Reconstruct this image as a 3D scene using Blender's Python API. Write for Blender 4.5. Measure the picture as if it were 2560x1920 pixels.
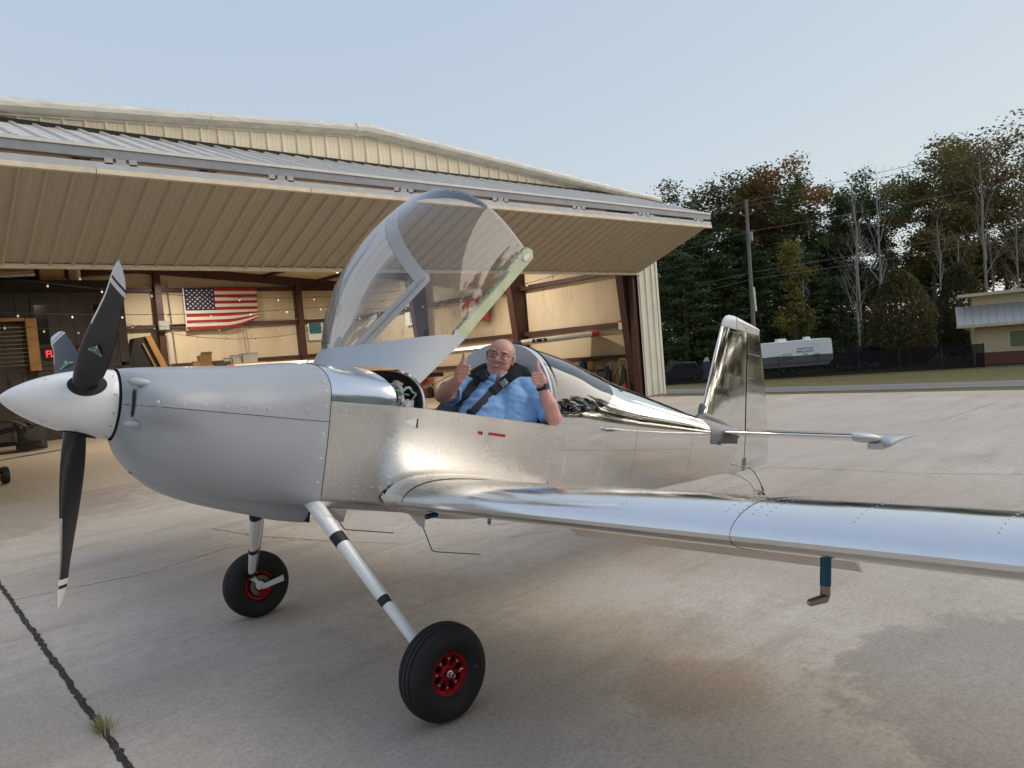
import bpy, bmesh, math, random
import numpy as np
from mathutils import Vector, Matrix, Euler
for o in list(bpy.data.objects): bpy.data.objects.remove(o)
SC = bpy.context.scene
COL = SC.collection
PI = math.pi
R = math.radians
# ------------------------------------------------------------------ camera
CAM_POS = Vector((-1.737, -3.840, 1.673)); HD, PT, RL = R(41.42), R(-2.634), R(-4.772)
_f = Vector((math.sin(HD)*math.cos(PT), math.cos(HD)*math.cos(PT), math.sin(PT)))
_r = Vector((math.cos(HD), -math.sin(HD), 0)); _u = _r.cross(_f)
_r2 = _r*math.cos(RL)+_u*math.sin(RL); _u2 = -_r*math.sin(RL)+_u*math.cos(RL)
cam = bpy.data.cameras.new('camera'); cam.sensor_width = 36; cam.lens = 25.433
cam.clip_start = 0.05; cam.clip_end = 3000
camo = bpy.data.objects.new('camera', cam); COL.objects.link(camo)
m = Matrix.Identity(4)
for i in range(3):
    m[i][0] = _r2[i]; m[i][1] = _u2[i]; m[i][2] = -_f[i]; m[i][3] = CAM_POS[i]
camo.matrix_world = m
SC.camera = camo
# ------------------------------------------------------------------ sky, sun, exposure
SUN_AZ = R(122); SUN_EL = R(24.0)       # azimuth from +Y towards +X: unseen broad sun off to the right, set to brighten gable and fuselage
w = bpy.data.worlds.new('World'); SC.world = w; w.use_nodes = True
nt = w.node_tree; bgn = nt.nodes['Background']
sky = nt.nodes.new('ShaderNodeTexSky'); sky.sky_type = 'NISHITA'; sky.sun_disc = False
sky.sun_elevation = SUN_EL; sky.sun_rotation = SUN_AZ
sky.air_density = 1.0; sky.dust_density = 0.3; sky.ozone_density = 2.0; sky.altitude = 200
# hazy dusk sky: the Nishita colours evened out channel by channel
sep = nt.nodes.new('ShaderNodeSeparateColor'); cmb = nt.nodes.new('ShaderNodeCombineColor'); nt.links.new(sky.outputs[0], sep.inputs[0])
for k_, (g_, s_) in enumerate(((.26, .47), (.23, .50), (.09, .64))):
    pw = nt.nodes.new('ShaderNodeMath'); pw.operation = 'POWER'; pw.inputs[1].default_value = g_; ml = nt.nodes.new('ShaderNodeMath'); ml.operation = 'MULTIPLY'; ml.inputs[1].default_value = s_/.615
    nt.links.new(sep.outputs[k_], pw.inputs[0]); nt.links.new(pw.outputs[0], ml.inputs[0]); nt.links.new(ml.outputs[0], cmb.inputs[k_])
nt.links.new(cmb.outputs[0], bgn.inputs[0]); bgn.inputs[1].default_value = 0.097
sl = bpy.data.lights.new('sun', 'SUN'); sl.energy = 0.50; sl.angle = R(70); sl.color = (1, .89, .76)
so = bpy.data.objects.new('sun', sl); COL.objects.link(so)
sd = Vector((math.sin(SUN_AZ)*math.cos(SUN_EL), math.cos(SUN_AZ)*math.cos(SUN_EL), math.sin(SUN_EL)))
so.rotation_euler = sd.to_track_quat('Z', 'Y').to_euler(); so.location = (0, 0, 60)
vs = SC.view_settings; vs.view_transform = 'Standard'; vs.look = 'None'; vs.exposure = 2.70; vs.gamma = 1; vs.use_curve_mapping = False
SC.render.engine = 'CYCLES'; SC.cycles.max_bounces = 8; SC.cycles.transparent_max_bounces = 24
# ------------------------------------------------------------------ helpers
def tag(o, label=None, cat=None, group=None, kind=None):
    if label: o['label'] = label
    if cat: o['category'] = cat
    if group: o['group'] = group
    if kind: o['kind'] = kind
    return o
def empty(name, loc=(0, 0, 0), rot=(0, 0, 0), parent=None):
    o = bpy.data.objects.new(name, None); COL.objects.link(o); o.location = loc; o.rotation_euler = rot
    o.empty_display_size = .2
    if parent: o.parent = parent
    return o
def copy_tree(o, parent=None):
    c = o.copy(); COL.objects.link(c); c.parent = parent
    for k, v in o.items():
        if k in ('label', 'category', 'group', 'kind'): c[k] = v
    for ch in list(o.children): copy_tree(ch, c)
    return c
def V(*a): return Vector(a)
class MB:
    def __init__(s): s.v = []; s.f = []; s.m = []; s.cm = 0
    def mat(s, i): s.cm = i; return s
    def add(s, vs_, fs):
        n = len(s.v); s.v += [tuple(p) for p in vs_]
        for f in fs: s.f.append(tuple(i+n for i in f)); s.m.append(s.cm)
        return s
    def quad(s, a, b, c, d): return s.add([a, b, c, d], [(0, 1, 2, 3)])
    def box(s, c, d, M=None):
        x, y, z = d[0]/2, d[1]/2, d[2]/2
        p = [Vector((i*x, j*y, k*z)) for i in (-1, 1) for j in (-1, 1) for k in (-1, 1)]
        if M is not None: p = [M @ q for q in p]
        p = [q+Vector(c) for q in p]
        return s.add(p, [(0, 1, 3, 2), (4, 6, 7, 5), (0, 4, 5, 1), (2, 3, 7, 6), (0, 2, 6, 4), (1, 5, 7, 3)])
    def box2(s, a, b): return s.box([(a[i]+b[i])/2 for i in range(3)], [abs(b[i]-a[i]) for i in range(3)])
    def beam(s, a, b, w_, h, up=(0, 0, 1)):
        a, b = Vector(a), Vector(b); d = b-a; L = d.length; d.normalize()
        sd_ = d.cross(Vector(up))
        if sd_.length < 1e-4: sd_ = d.cross(Vector((1, 0, 0)))
        sd_.normalize(); u_ = sd_.cross(d)
        M = Matrix((d, sd_, u_)).transposed()
        return s.box((a+b)/2, (L, w_, h), M)
    def loft(s, rings, closed=True, cap0=False, cap1=False):
        n = len(rings[0]); vs_ = [p for r_ in rings for p in r_]; fs = []
        for i in range(len(rings)-1):
            for j in range(n if closed else n-1):
                k = (j+1) % n
                fs.append((i*n+j, i*n+k, (i+1)*n+k, (i+1)*n+j))
        if cap0: fs.append(tuple(range(n-1, -1, -1)))
        if cap1: fs.append(tuple((len(rings)-1)*n+j for j in range(n)))
        return s.add(vs_, fs)
    def tube(s, path, r, n=8, caps=True):
        path = [Vector(p) for p in path]; rr = r if isinstance(r, (list, tuple)) else [r]*len(path)
        rings = []; up = None
        for i, p in enumerate(path):
            d = (path[min(i+1, len(path)-1)]-path[max(i-1, 0)]).normalized()
            if up is None: up = Vector((0, 0, 1)) if abs(d.z) < .9 else Vector((1, 0, 0))
            a = d.cross(up).normalized(); b = a.cross(d).normalized(); up = b
            rings.append([p+(a*math.cos(2*PI*k/n)+b*math.sin(2*PI*k/n))*rr[i] for k in range(n)])
        return s.loft(rings, True, caps, caps)
    def lathe(s, prof, n=24, o=(0, 0, 0), ax=(0, 0, 1), caps=False):
        ax = Vector(ax).normalized(); t = Vector((1, 0, 0)) if abs(ax.x) < .9 else Vector((0, 1, 0))
        a = ax.cross(t).normalized(); b = ax.cross(a); o = Vector(o)
        rings = [[o+ax*h+(a*math.cos(2*PI*k/n)+b*math.sin(2*PI*k/n))*r_ for k in range(n)] for r_, h in prof]
        return s.loft(rings, True, caps, caps)
    def prism(s, poly, d):
        d = Vector(d); n = len(poly); a = [Vector(p) for p in poly]
        fs = [tuple(range(n-1, -1, -1)), tuple(range(n, 2*n))]+[(i, (i+1) % n, n+(i+1) % n, n+i) for i in range(n)]
        return s.add(a+[p+d for p in a], fs)
    def disc(s, c, nrm, r, n=8, r2=None):
        nrm = Vector(nrm).normalized(); t = Vector((0, 0, 1)) if abs(nrm.z) < .9 else Vector((1, 0, 0))
        a = nrm.cross(t).normalized(); b = nrm.cross(a); c = Vector(c)
        return s.add([c+(a*math.cos(2*PI*k/n)*r+b*math.sin(2*PI*k/n)*(r2 or r)) for k in range(n)], [tuple(range(n))])
    def dome(s, c, nrm, r, h, n=6):
        nrm = Vector(nrm).normalized(); t = Vector((0, 0, 1)) if abs(nrm.z) < .9 else Vector((1, 0, 0))
        a = nrm.cross(t).normalized(); b = nrm.cross(a); c = Vector(c)
        vs_ = [c+(a*math.cos(2*PI*k/n)+b*math.sin(2*PI*k/n))*r for k in range(n)]
        vs_ += [c+nrm*h+(a*math.cos(2*PI*k/n)+b*math.sin(2*PI*k/n))*r*.55 for k in range(n)]
        return s.add(vs_, [(k, (k+1) % n, n+(k+1) % n, n+k) for k in range(n)]+[tuple(range(n, 2*n))])
    def grid(s, P, cu=False):
        nu, nv = len(P), len(P[0])
        return s.add([q for r_ in P for q in r_], [(i*nv+j, i*nv+j+1, (i+1)*nv+j+1, (i+1)*nv+j) for i in range(nu-1) for j in range(nv-1)])
    def sphere(s, c, r, nu=10, nv=8, sc=(1, 1, 1)):
        c = Vector(c)
        rings = []
        for i in range(nv+1):
            ph = PI*i/nv; rr = max(math.sin(ph), 1e-3)*r
            rings.append([c+Vector((math.cos(2*PI*k/nu)*rr*sc[0], math.sin(2*PI*k/nu)*rr*sc[1], math.cos(ph)*r*sc[2])) for k in range(nu)])
        return s.loft(rings, True)
    def mesh(s, name, mats, smooth=False, ang=40):
        me = bpy.data.meshes.new(name); me.from_pydata(s.v, [], s.f)
        for mm in (mats if isinstance(mats, (list, tuple)) else [mats]): me.materials.append(mm)
        if any(s.m): me.polygons.foreach_set('material_index', s.m)
        bm = bmesh.new(); bm.from_mesh(me); bmesh.ops.recalc_face_normals(bm, faces=bm.faces); bm.to_mesh(me); bm.free()
        if smooth:
            me.polygons.foreach_set('use_smooth', [True]*len(me.polygons))
            try: me.set_sharp_from_angle(angle=R(ang))
            except Exception: pass
        me.update(); return me
    def build(s, name, mats, parent=None, smooth=False, ang=40, loc=None, rot=None):
        o = bpy.data.objects.new(name, s.mesh(name, mats, smooth, ang)); COL.objects.link(o)
        if parent: o.parent = parent
        if loc: o.location = loc
        if rot: o.rotation_euler = rot
        return o
def inst(me, name, loc=(0, 0, 0), rot=(0, 0, 0), parent=None, sc=(1, 1, 1)):
    o = bpy.data.objects.new(name, me); COL.objects.link(o); o.location = loc; o.rotation_euler = rot; o.scale = sc
    if parent: o.parent = parent
    return o
def text_obj(body, name, mat_, size, M, parent=None, ext=.0006, sx=1., align='LEFT', bold=0.):
    c = bpy.data.curves.new(name, 'FONT'); c.body = body; c.size = size; c.extrude = ext; c.align_x = align; c.offset = bold; c.resolution_u = 3
    o = bpy.data.objects.new(name, c); COL.objects.link(o)
    bpy.context.view_layer.update()
    me = bpy.data.meshes.new_from_object(o.evaluated_get(bpy.context.evaluated_depsgraph_get()))
    COL.objects.unlink(o); bpy.data.objects.remove(o)
    me.materials.clear(); me.materials.append(mat_)
    o = bpy.data.objects.new(name, me); COL.objects.link(o)
    if parent: o.parent = parent
    o.matrix_local = M @ Matrix.Diagonal((sx, 1, 1, 1))
    return o
def frame(o, x, y):
    x = Vector(x).normalized(); y = Vector(y); y = (y-x*y.dot(x)).normalized(); z = x.cross(y)
    M = Matrix.Identity(4)
    for i in range(3): M[i][0] = x[i]; M[i][1] = y[i]; M[i][2] = z[i]; M[i][3] = o[i]
    return M
def spline(xs, ys):      # monotone cubic through given stations
    xs = np.array(xs, float); ys = np.array(ys, float); h = np.diff(xs); d = np.diff(ys)/h
    mm = np.zeros(len(xs)); mm[0], mm[-1] = d[0], d[-1]
    for i in range(1, len(xs)-1):
        mm[i] = 0 if d[i-1]*d[i] <= 0 else (h[i-1]+h[i])/( (2*h[i]+h[i-1])/3/d[i-1]*1. + (h[i]+2*h[i-1])/3/d[i])
    def g(x):
        x = min(max(x, xs[0]), xs[-1]); i = min(int(np.searchsorted(xs, x, 'right'))-1, len(h)-1); t = (x-xs[i])/h[i]
        return float((1+2*t)*(1-t)**2*ys[i]+t*(1-t)**2*h[i]*mm[i]+t*t*(3-2*t)*ys[i+1]+t*t*(t-1)*h[i]*mm[i+1])
    return g
# ------------------------------------------------------------------ materials
def new_mat(name):
    mt = bpy.data.materials.new(name); mt.use_nodes = True; n = mt.node_tree
    return mt, n, n.nodes['Principled BSDF']
def noise(n, scale, detail=4, rough=.55, coord='Object', vec=None, stretch=None, dist=0):
    t = n.nodes.new('ShaderNodeTexNoise'); t.inputs['Scale'].default_value = scale; t.inputs['Detail'].default_value = detail
    t.inputs['Roughness'].default_value = rough; t.inputs['Distortion'].default_value = dist
    if vec is None:
        tc = n.nodes.new('ShaderNodeTexCoord'); vec = tc.outputs[coord]
    if stretch:
        mp = n.nodes.new('ShaderNodeMapping'); mp.inputs['Scale'].default_value = stretch; n.links.new(vec, mp.inputs[0]); vec = mp.outputs[0]
    n.links.new(vec, t.inputs['Vector']); return t.outputs['Fac']
def ramp(n, fac, stops):
    r_ = n.nodes.new('ShaderNodeValToRGB'); e = r_.color_ramp.elements
    while len(e) < len(stops): e.new(.5)
    for el, (p, c) in zip(e, stops): el.position = p; el.color = (*c, 1) if len(c) == 3 else c
    n.links.new(fac, r_.inputs[0]); return r_.outputs[0]
def mixc(n, fac, a, b, mode='MIX'):
    x = n.nodes.new('ShaderNodeMix'); x.data_type = 'RGBA'; x.blend_type = mode
    for k, v_ in ((0, fac), (6, a), (7, b)):
        if hasattr(v_, 'links'): n.links.new(v_, x.inputs[k])
        elif isinstance(v_, (int, float)): x.inputs[k].default_value = v_
        else: x.inputs[k].default_value = (*v_, 1)
    return x.outputs[2]
def mathn(n, op, a, b=None, clamp=False):
    x = n.nodes.new('ShaderNodeMath'); x.operation = op; x.use_clamp = clamp
    for k, v_ in ((0, a), (1, b)):
        if v_ is None: continue
        if hasattr(v_, 'links'): n.links.new(v_, x.inputs[k])
        else: x.inputs[k].default_value = v_
    return x.outputs[0]
def bump(n, b, h, strength=.2, dist=.01):
    x = n.nodes.new('ShaderNodeBump'); x.inputs['Strength'].default_value = strength; x.inputs['Distance'].default_value = dist
    n.links.new(h, x.inputs['Height']); n.links.new(x.outputs[0], b.inputs['Normal'])
MATS = {}
def M(name, col=(.5, .5, .5), rough=.5, metal=0., var=.15, scale=6., bmp=0., bscale=80., spec=None, coat=0., rvar=0., emit=None, es=0., stretch=None):
    if name in MATS: return MATS[name]
    mt, n, b = new_mat(name)
    b.inputs['Roughness'].default_value = rough; b.inputs['Metallic'].default_value = metal
    if spec is not None: b.inputs['Specular IOR Level'].default_value = spec
    if coat: b.inputs['Coat Weight'].default_value = coat; b.inputs['Coat Roughness'].default_value = .08
    if var:
        f_ = noise(n, scale, 5, stretch=stretch)
        lo = tuple(c*(1-var) for c in col); hi = tuple(min(1, c*(1+var)) for c in col)
        n.links.new(ramp(n, f_, [(.3, lo), (.7, hi)]), b.inputs['Base Color'])
        if rvar:
            rr = n.nodes.new('ShaderNodeMapRange'); rr.inputs[1].default_value = .3; rr.inputs[2].default_value = .7
            rr.inputs[3].default_value = max(rough-rvar, .02); rr.inputs[4].default_value = rough+rvar
            n.links.new(noise(n, scale*.6, 5, .65), rr.inputs[0]); n.links.new(rr.outputs[0], b.inputs['Roughness'])
    else: b.inputs['Base Color'].default_value = (*col, 1)
    if bmp: bump(n, b, noise(n, bscale, 3), bmp, .004)
    if emit: b.inputs['Emission Color'].default_value = (*emit, 1); b.inputs['Emission Strength'].default_value = es
    MATS[name] = mt; return mt
def alu(name, rough, rv, tint=(.80, .79, .77), wave=.05, wscale=3.5, smear=.0):
    mt, n, b = new_mat(name); b.inputs['Metallic'].default_value = 1
    f1 = noise(n, 2.2, 6, .65); f2 = noise(n, 40, 3, .6, stretch=(1, 1, .15))
    base = ramp(n, f1, [(.3, tuple(c*.92 for c in tint)), (.7, tint)])
    base = mixc(n, .07, base, ramp(n, f2, [(.35, (.6, .59, .57)), (.65, (.9, .89, .87))]))
    n.links.new(base, b.inputs['Base Color'])
    rr = n.nodes.new('ShaderNodeMapRange'); rr.inputs[1].default_value = .32; rr.inputs[2].default_value = .68
    rr.inputs[3].default_value = max(.03, rough-rv); rr.inputs[4].default_value = rough+rv
    n.links.new(mathn(n, 'ADD', mathn(n, 'MULTIPLY', f1, .7), mathn(n, 'MULTIPLY', noise(n, 14, 4), .3)), rr.inputs[0]); n.links.new(rr.outputs[0], b.inputs['Roughness'])
    bump(n, b, noise(n, wscale, 2, .4), wave, .02)
    MATS[name] = mt; return mt
alu('alu_polish', .07, .04, (.86, .85, .83), wave=.05, wscale=4.5)
alu('alu_matte', .30, .09, (.86, .83, .79), wave=.02, wscale=3)
alu('alu_wing', .15, .05, (.86, .86, .85), wave=.025, wscale=2.5)
alu('alu_raw', .38, .1, (.62, .61, .59), .02)
M('primer', (.375, .395, .42), .38, var=.05, scale=3, coat=.15, rvar=.06)
M('primer_light', (.50, .525, .555), .38, var=.03, scale=3, coat=.15)
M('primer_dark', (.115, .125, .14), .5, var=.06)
M('white_paint', (.80, .80, .79), .22, var=.02, coat=.5)
M('white_satin', (.74, .74, .72), .4, var=.05)
M('black_satin', (.012, .012, .014), .34, var=.2)
M('black_matte', (.012, .012, .012), .75, var=.2)
M('black_tape', (.010, .010, .011), .6, var=.2, bmp=.2)
M('rubber', (.0065, .0065, .007), .7, var=.35, scale=12, bmp=.15, bscale=60, rvar=.1)
M('red_anod', (.33, .008, .016), .28, metal=.75, var=.1)
M('red_paint', (.42, .015, .02), .3, var=.08)
M('steel', (.55, .54, .52), .3, metal=1, var=.1)
M('steel_dark', (.16, .155, .15), .45, metal=1, var=.2)
M('screw', (.5, .49, .47), .28, metal=1, var=0)
M('rivet', (.80, .79, .77), .22, metal=1, var=0)
M('seam', (.03, .03, .032), .6, var=0)
M('zinc_green', (.52, .56, .37), .5, var=.10, scale=9)
M('olive', (.055, .06, .025), .5, var=.2)
M('blue_anod', (.012, .075, .13), .3, metal=.6, var=.1)
M('bronze', (.26, .22, .18), .35, metal=1, var=.1)
A = MATS
# ================================================================== GROUND
EN = V(.99679, .0800, 0); E1 = V(15.19, 8.41, 0); ED = V(-EN.y, EN.x, 0)
_S = [-3000, 0, 4, 12, 36, 50, 70, 3000]; _G = [0, 0, -.30, -.80, -2.42, -2.75, -2.9, -2.9]
def terr(x, y): return float(np.interp((V(x, y, 0)-E1).dot(EN), _S, _G))
def soil(name, cols, scale, bmpv):
    mt, n, b = new_mat(name); b.inputs['Roughness'].default_value = .95; b.inputs['Specular IOR Level'].default_value = .1
    f1 = noise(n, scale, 6, .7); f2 = noise(n, scale*.06, 4, .6)
    c = mixc(n, f2, ramp(n, f1, [(.3, cols[0]), (.55, cols[1]), (.75, cols[2])]), ramp(n, f1, [(.3, cols[1]), (.6, cols[2]), (.8, cols[0])]))
    n.links.new(c, b.inputs['Base Color']); bump(n, b, f1, bmpv, .05); MATS[name] = mt; return mt
soil('grass', [(.05, .05, .018), (.105, .095, .035), (.17, .145, .07)], 1.6, .5)
mb = MB(); ss = [-1500, -200, -60, -20, -.01, 2, 4, 8, 12, 18, 24, 30, 36, 43, 50, 60, 70, 120, 300, 1500]
us = [-1500, -300, -120, -60, -40, -20, -8, 0, 8, 20, 40, 60, 120, 300, 1500]
def gp(s, u_): return E1+EN*s+ED*u_+V(0, 0, float(np.interp(s, _S, _G))-.03)
mb.grid([[gp(s, u_) for u_ in us] for s in ss])
tag(mb.build('ground', A['grass'], None, True, 80), kind='structure')
# concrete apron: stains, wear, aggregate and toned patches are in the slab colour
def concrete():
    mt, n, b = new_mat('concrete'); tc = n.nodes.new('ShaderNodeTexCoord'); ob = tc.outputs['Object']
    fine = noise(n, 160, 3, .7, vec=ob); med = noise(n, 9, 6, .65, vec=ob); big = noise(n, .55, 5, .6, vec=ob, dist=.6)
    streak = noise(n, 1.0, 5, .62, vec=ob, stretch=(.5, 3.2, 1), dist=.5)
    base = ramp(n, med, [(.25, (.42, .375, .325)), (.5, (.52, .468, .408)), (.8, (.61, .552, .486))])
    base = mixc(n, ramp(n, big, [(.38, (0, 0, 0)), (.66, (1, 1, 1))]), base, (.44, .38, .315))
    base = mixc(n, mathn(n, 'MULTIPLY', ramp(n, streak, [(.50, (0, 0, 0)), (.72, (1, 1, 1))]), .55), base, (.31, .275, .235))
    base = mixc(n, mathn(n, 'MULTIPLY', ramp(n, streak, [(.22, (1, 1, 1)), (.42, (0, 0, 0))]), .35), base, (.52, .51, .485))
    # pale flecks
    vo = n.nodes.new('ShaderNodeTexVoronoi'); vo.inputs['Scale'].default_value = 34; vo.inputs['Randomness'].default_value = 1; n.links.new(ob, vo.inputs['Vector'])
    fl = mathn(n, 'LESS_THAN', vo.outputs['Distance'], .23)
    fm = mathn(n, 'MULTIPLY', fl, ramp(n, noise(n, 1.5, 4, .6, vec=ob), [(.58, (0, 0, 0)), (.68, (1, 1, 1))]))
    base = mixc(n, mathn(n, 'MULTIPLY', fm, .5), base, (.56, .555, .54))
    # local patches: centre x,y, radius, colour, strength
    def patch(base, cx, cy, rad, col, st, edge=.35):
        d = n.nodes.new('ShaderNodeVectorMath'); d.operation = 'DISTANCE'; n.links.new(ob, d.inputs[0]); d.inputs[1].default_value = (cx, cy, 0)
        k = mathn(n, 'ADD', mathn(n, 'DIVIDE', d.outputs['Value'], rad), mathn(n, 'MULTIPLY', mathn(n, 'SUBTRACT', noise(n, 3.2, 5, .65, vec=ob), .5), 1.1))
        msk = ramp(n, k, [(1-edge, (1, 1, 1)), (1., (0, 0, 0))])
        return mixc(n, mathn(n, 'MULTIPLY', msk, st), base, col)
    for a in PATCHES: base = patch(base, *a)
    pit = noise(n, 42, 5, .75, vec=ob); base = mixc(n, .55, base, ramp(n, pit, [(.32, (.30, .30, .30)), (.5, (.5, .5, .5)), (.70, (.66, .66, .66))]), 'OVERLAY')
    base = mixc(n, .35, base, ramp(n, fine, [(.3, (.35, .35, .35)), (.7, (.62, .62, .62))]), 'OVERLAY')
    n.links.new(base, b.inputs['Base Color']); b.inputs['Roughness'].default_value = .88; b.inputs['Specular IOR Level'].default_value = .25
    bump(n, b, mathn(n, 'ADD', mathn(n, 'MULTIPLY', fine, .5), med), .35, .008); MATS['concrete'] = mt; return mt
PATCHES = [(1.07, -1.80, .40, (.36, .285, .215), .7), (1.5, -1.25, .45, (.36, .30, .235), .45), (1.95, -3.1, 1.0, (.27, .25, .225), .6, .12), (.2, -.9, 1.0, (.34, .305, .26), .4), (4, 7.9, 3.2, (.50, .44, .36), .6), (-1.0, 8.4, 2.6, (.27, .245, .21), .65), (5.5, 6.0, 3, (.52, .49, .45), .5), (10, 3, 5, (.48, .45, .41), .4), (1.9, -.5, .5, (.52, .49, .455), .45)]  # one darker patch lies in front of the hangar threshold
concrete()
# two bays meet at the weathered joint in the left foreground
e0 = E1+ED*-55; e1 = E1+ED*.95
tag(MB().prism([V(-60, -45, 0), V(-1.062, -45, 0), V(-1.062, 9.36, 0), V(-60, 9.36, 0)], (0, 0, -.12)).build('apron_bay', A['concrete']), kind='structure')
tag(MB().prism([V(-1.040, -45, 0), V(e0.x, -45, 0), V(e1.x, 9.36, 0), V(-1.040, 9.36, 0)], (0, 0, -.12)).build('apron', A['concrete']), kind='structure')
M('joint_dirt', (.035, .032, .028), .95, var=.4, scale=30, bmp=.5)
tag(MB().prism([V(-1.062, -45, -.012), V(-1.040, -45, -.012), V(-1.040, 9.36, -.012), V(-1.062, 9.36, -.012)], (0, 0, -.1)).build('joint_filler', A['joint_dirt']), kind='structure')
random.seed(21)
def ragged(pts, wmin, wmax, z, step=.05, wob=.012):
    mb = MB(); L, Rr = [], []
    for (a, b) in zip(pts[:-1], pts[1:]):
        a, b = V(*a, z), V(*b, z); n_ = max(2, int((b-a).length/step)); d = (b-a).normalized(); s_ = V(-d.y, d.x, 0)
        for i in range(n_):
            p = a+(b-a)*(i/n_)+s_*random.gauss(0, wob); w_ = random.uniform(wmin, wmax); L.append(p+s_*w_); Rr.append(p-s_*w_)
    mb.grid([L, Rr]); return mb
tag(ragged([(-1.051, -20), (-1.051, 9.3)], .010, .022, .003, .04, .004).build('joint_stain', A['joint_dirt']), kind='structure')
M('crack_dark', (.06, .055, .05), .95, var=.3, scale=40)
M('crack_white', (.5, .49, .46), .9, var=.15, scale=40)
CR = [[(-.62, 3.16), (-.15, 3.05), (.33, 3.15), (.66, 3.25), (1.12, 3.02)], [(1.2, 2.97), (1.36, 2.65), (1.52, 2.3)], [(1.36, 2.68), (1.05, 3.5), (.9, 4.4)], [(6.2, .9), (6.4, .35), (6.54, -.91), (6.81, -1.78), (7.3, -4)], [(8.5, 2.4), (8.97, 1.91), (10.85, .27), (13.5, .2)], [(7.0, 6.2), (9.6, 5.2), (11.5, 5.6)], [(2.6, 1.6), (3.6, .9), (4.4, 1.1)]]
for c_ in CR: tag(ragged(c_, .002, .0055, .0035).build('apron_crack', A['crack_dark']), kind='structure')
for c_ in ([(-1.03, 3.26), (-.8, 3.21), (-.58, 3.16)], [(1.10, 3.03), (1.2, 2.97)], [(1.52, 2.3), (1.75, 1.8)], [(2.35, 1.15), (2.9, .85)]): tag(ragged(c_, .004, .008, .0042, wob=.006).build('crack_sealant', A['crack_white']), kind='structure')
M('blade_grass', (.26, .24, .10), .8, var=.4, scale=20)
mb = MB()
for i in range(260):
    big = random.random() < .55
    y = random.gauss(.16, .05) if big else random.uniform(-2, 7); a = random.uniform(0, 2*PI); h = random.uniform(.03, .085)*(1 if big else .35); p = V(-1.051+random.gauss(0, .018 if big else .006), y, 0)
    t_ = V(math.cos(a), math.sin(a), 0)*random.uniform(.3, 1.1)*h; s_ = V(-math.sin(a), math.cos(a), 0)*.0014
    mb.add([p-s_, p+s_, p+t_*.5+V(0, 0, h*.7)+s_*.7, p+t_+V(0, 0, h), p+t_*.5+V(0, 0, h*.7)-s_*.7], [(0, 1, 2, 3, 4)])
tag(mb.build('joint_grass', A['blade_grass']), 'dry grass tufts growing in the joint of the concrete', 'grass', kind='stuff')
M('leaf_litter', (.03, .022, .015), .8)
tag(MB().add([V(-1.62, -.02, .004), V(-1.60, .03, .012), V(-1.57, .06, .006), V(-1.585, .0, .004)], [(0, 1, 2, 3)]).build('fallen_leaf', A['leaf_litter']), 'small dark dead leaf on the concrete left of the joint', 'leaf')
# road with its centre line, lawn between
def ribbon(a, b, z0, name, mname, nseg=40, ncr=6):
    mb = MB(); P = []
    for i in range(nseg+1):
        k = i/nseg; p, q = a(k), b(k); P.append([V(p.x+(q.x-p.x)*j/ncr, p.y+(q.y-p.y)*j/ncr, terr(p.x+(q.x-p.x)*j/ncr, p.y+(q.y-p.y)*j/ncr)+z0) for j in range(ncr+1)])
    mb.grid(P); return tag(mb.build(name, A[mname], None, True, 80), kind='structure')
M('asphalt', (.14, .14, .142), .9, var=.12, scale=3, bmp=.3); M('road_yellow', (.42, .24, .10), .8, var=.15)
ya = [-120, -40, -15, 0, 8, 14, 20, 40, 90]
def curve(xs): g_ = spline(ya, xs); return lambda k: V(g_(-120+210*k), -120+210*k, 0)
rn = curve([60, 34, 25.5, 21.6, 19.9, 21.2, 23.5, 31, 50]); rf = curve([72, 46, 40, 33.5, 28.3, 28.3, 30.2, 38, 57]); rc = curve([66, 40, 32, 27.2, 23.7, 24.3, 26.3, 34.2, 53.5]); rc2 = curve([66.25, 40.25, 32.4, 27.7, 24.05, 24.6, 26.55, 34.4, 53.7])
ribbon(rn, rf, -.018, 'road', 'asphalt', 120); ribbon(rc, rc2, -.010, 'road_line', 'road_yellow', 120, 2)
# ================================================================== HANGAR
HX0, HX1, HY0, HY1 = -3.1, 15.93, 9.364, 27.3
PKX, PKZ, EVZ = 6.42, 6.50, 5.78
def roofz(x): return PKZ-(abs(x-PKX))*(PKZ-EVZ)/(HX1-PKX)
M('sheet_beige', (.80, .70, .52), .45, var=.05, scale=2, stretch=(1, 1, .1), rvar=.05); M('sheet_white', (.74, .71, .60), .42, var=.05, scale=2)
M('sheet_skylit', (.62, .60, .55), .45, var=.07, scale=3, rvar=.06); M('sheet_shaded', (.48, .40, .29), .5, var=.05, scale=2, stretch=(4, .3, .3))  # door skin: sky light and underside shade are put into these two colours
M('trim_grey', (.62, .60, .53), .55, var=.16, scale=4, stretch=(1, 1, 4)); M('trim_cream', (.70, .60, .44), .5, var=.12, scale=5); M('steel_grey', (.36, .365, .375), .5, var=.1)
M('red_iron', (.055, .018, .014), .5, var=.2); M('liner', (.60, .50, .35), .7, var=.06, scale=1.2)
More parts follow.
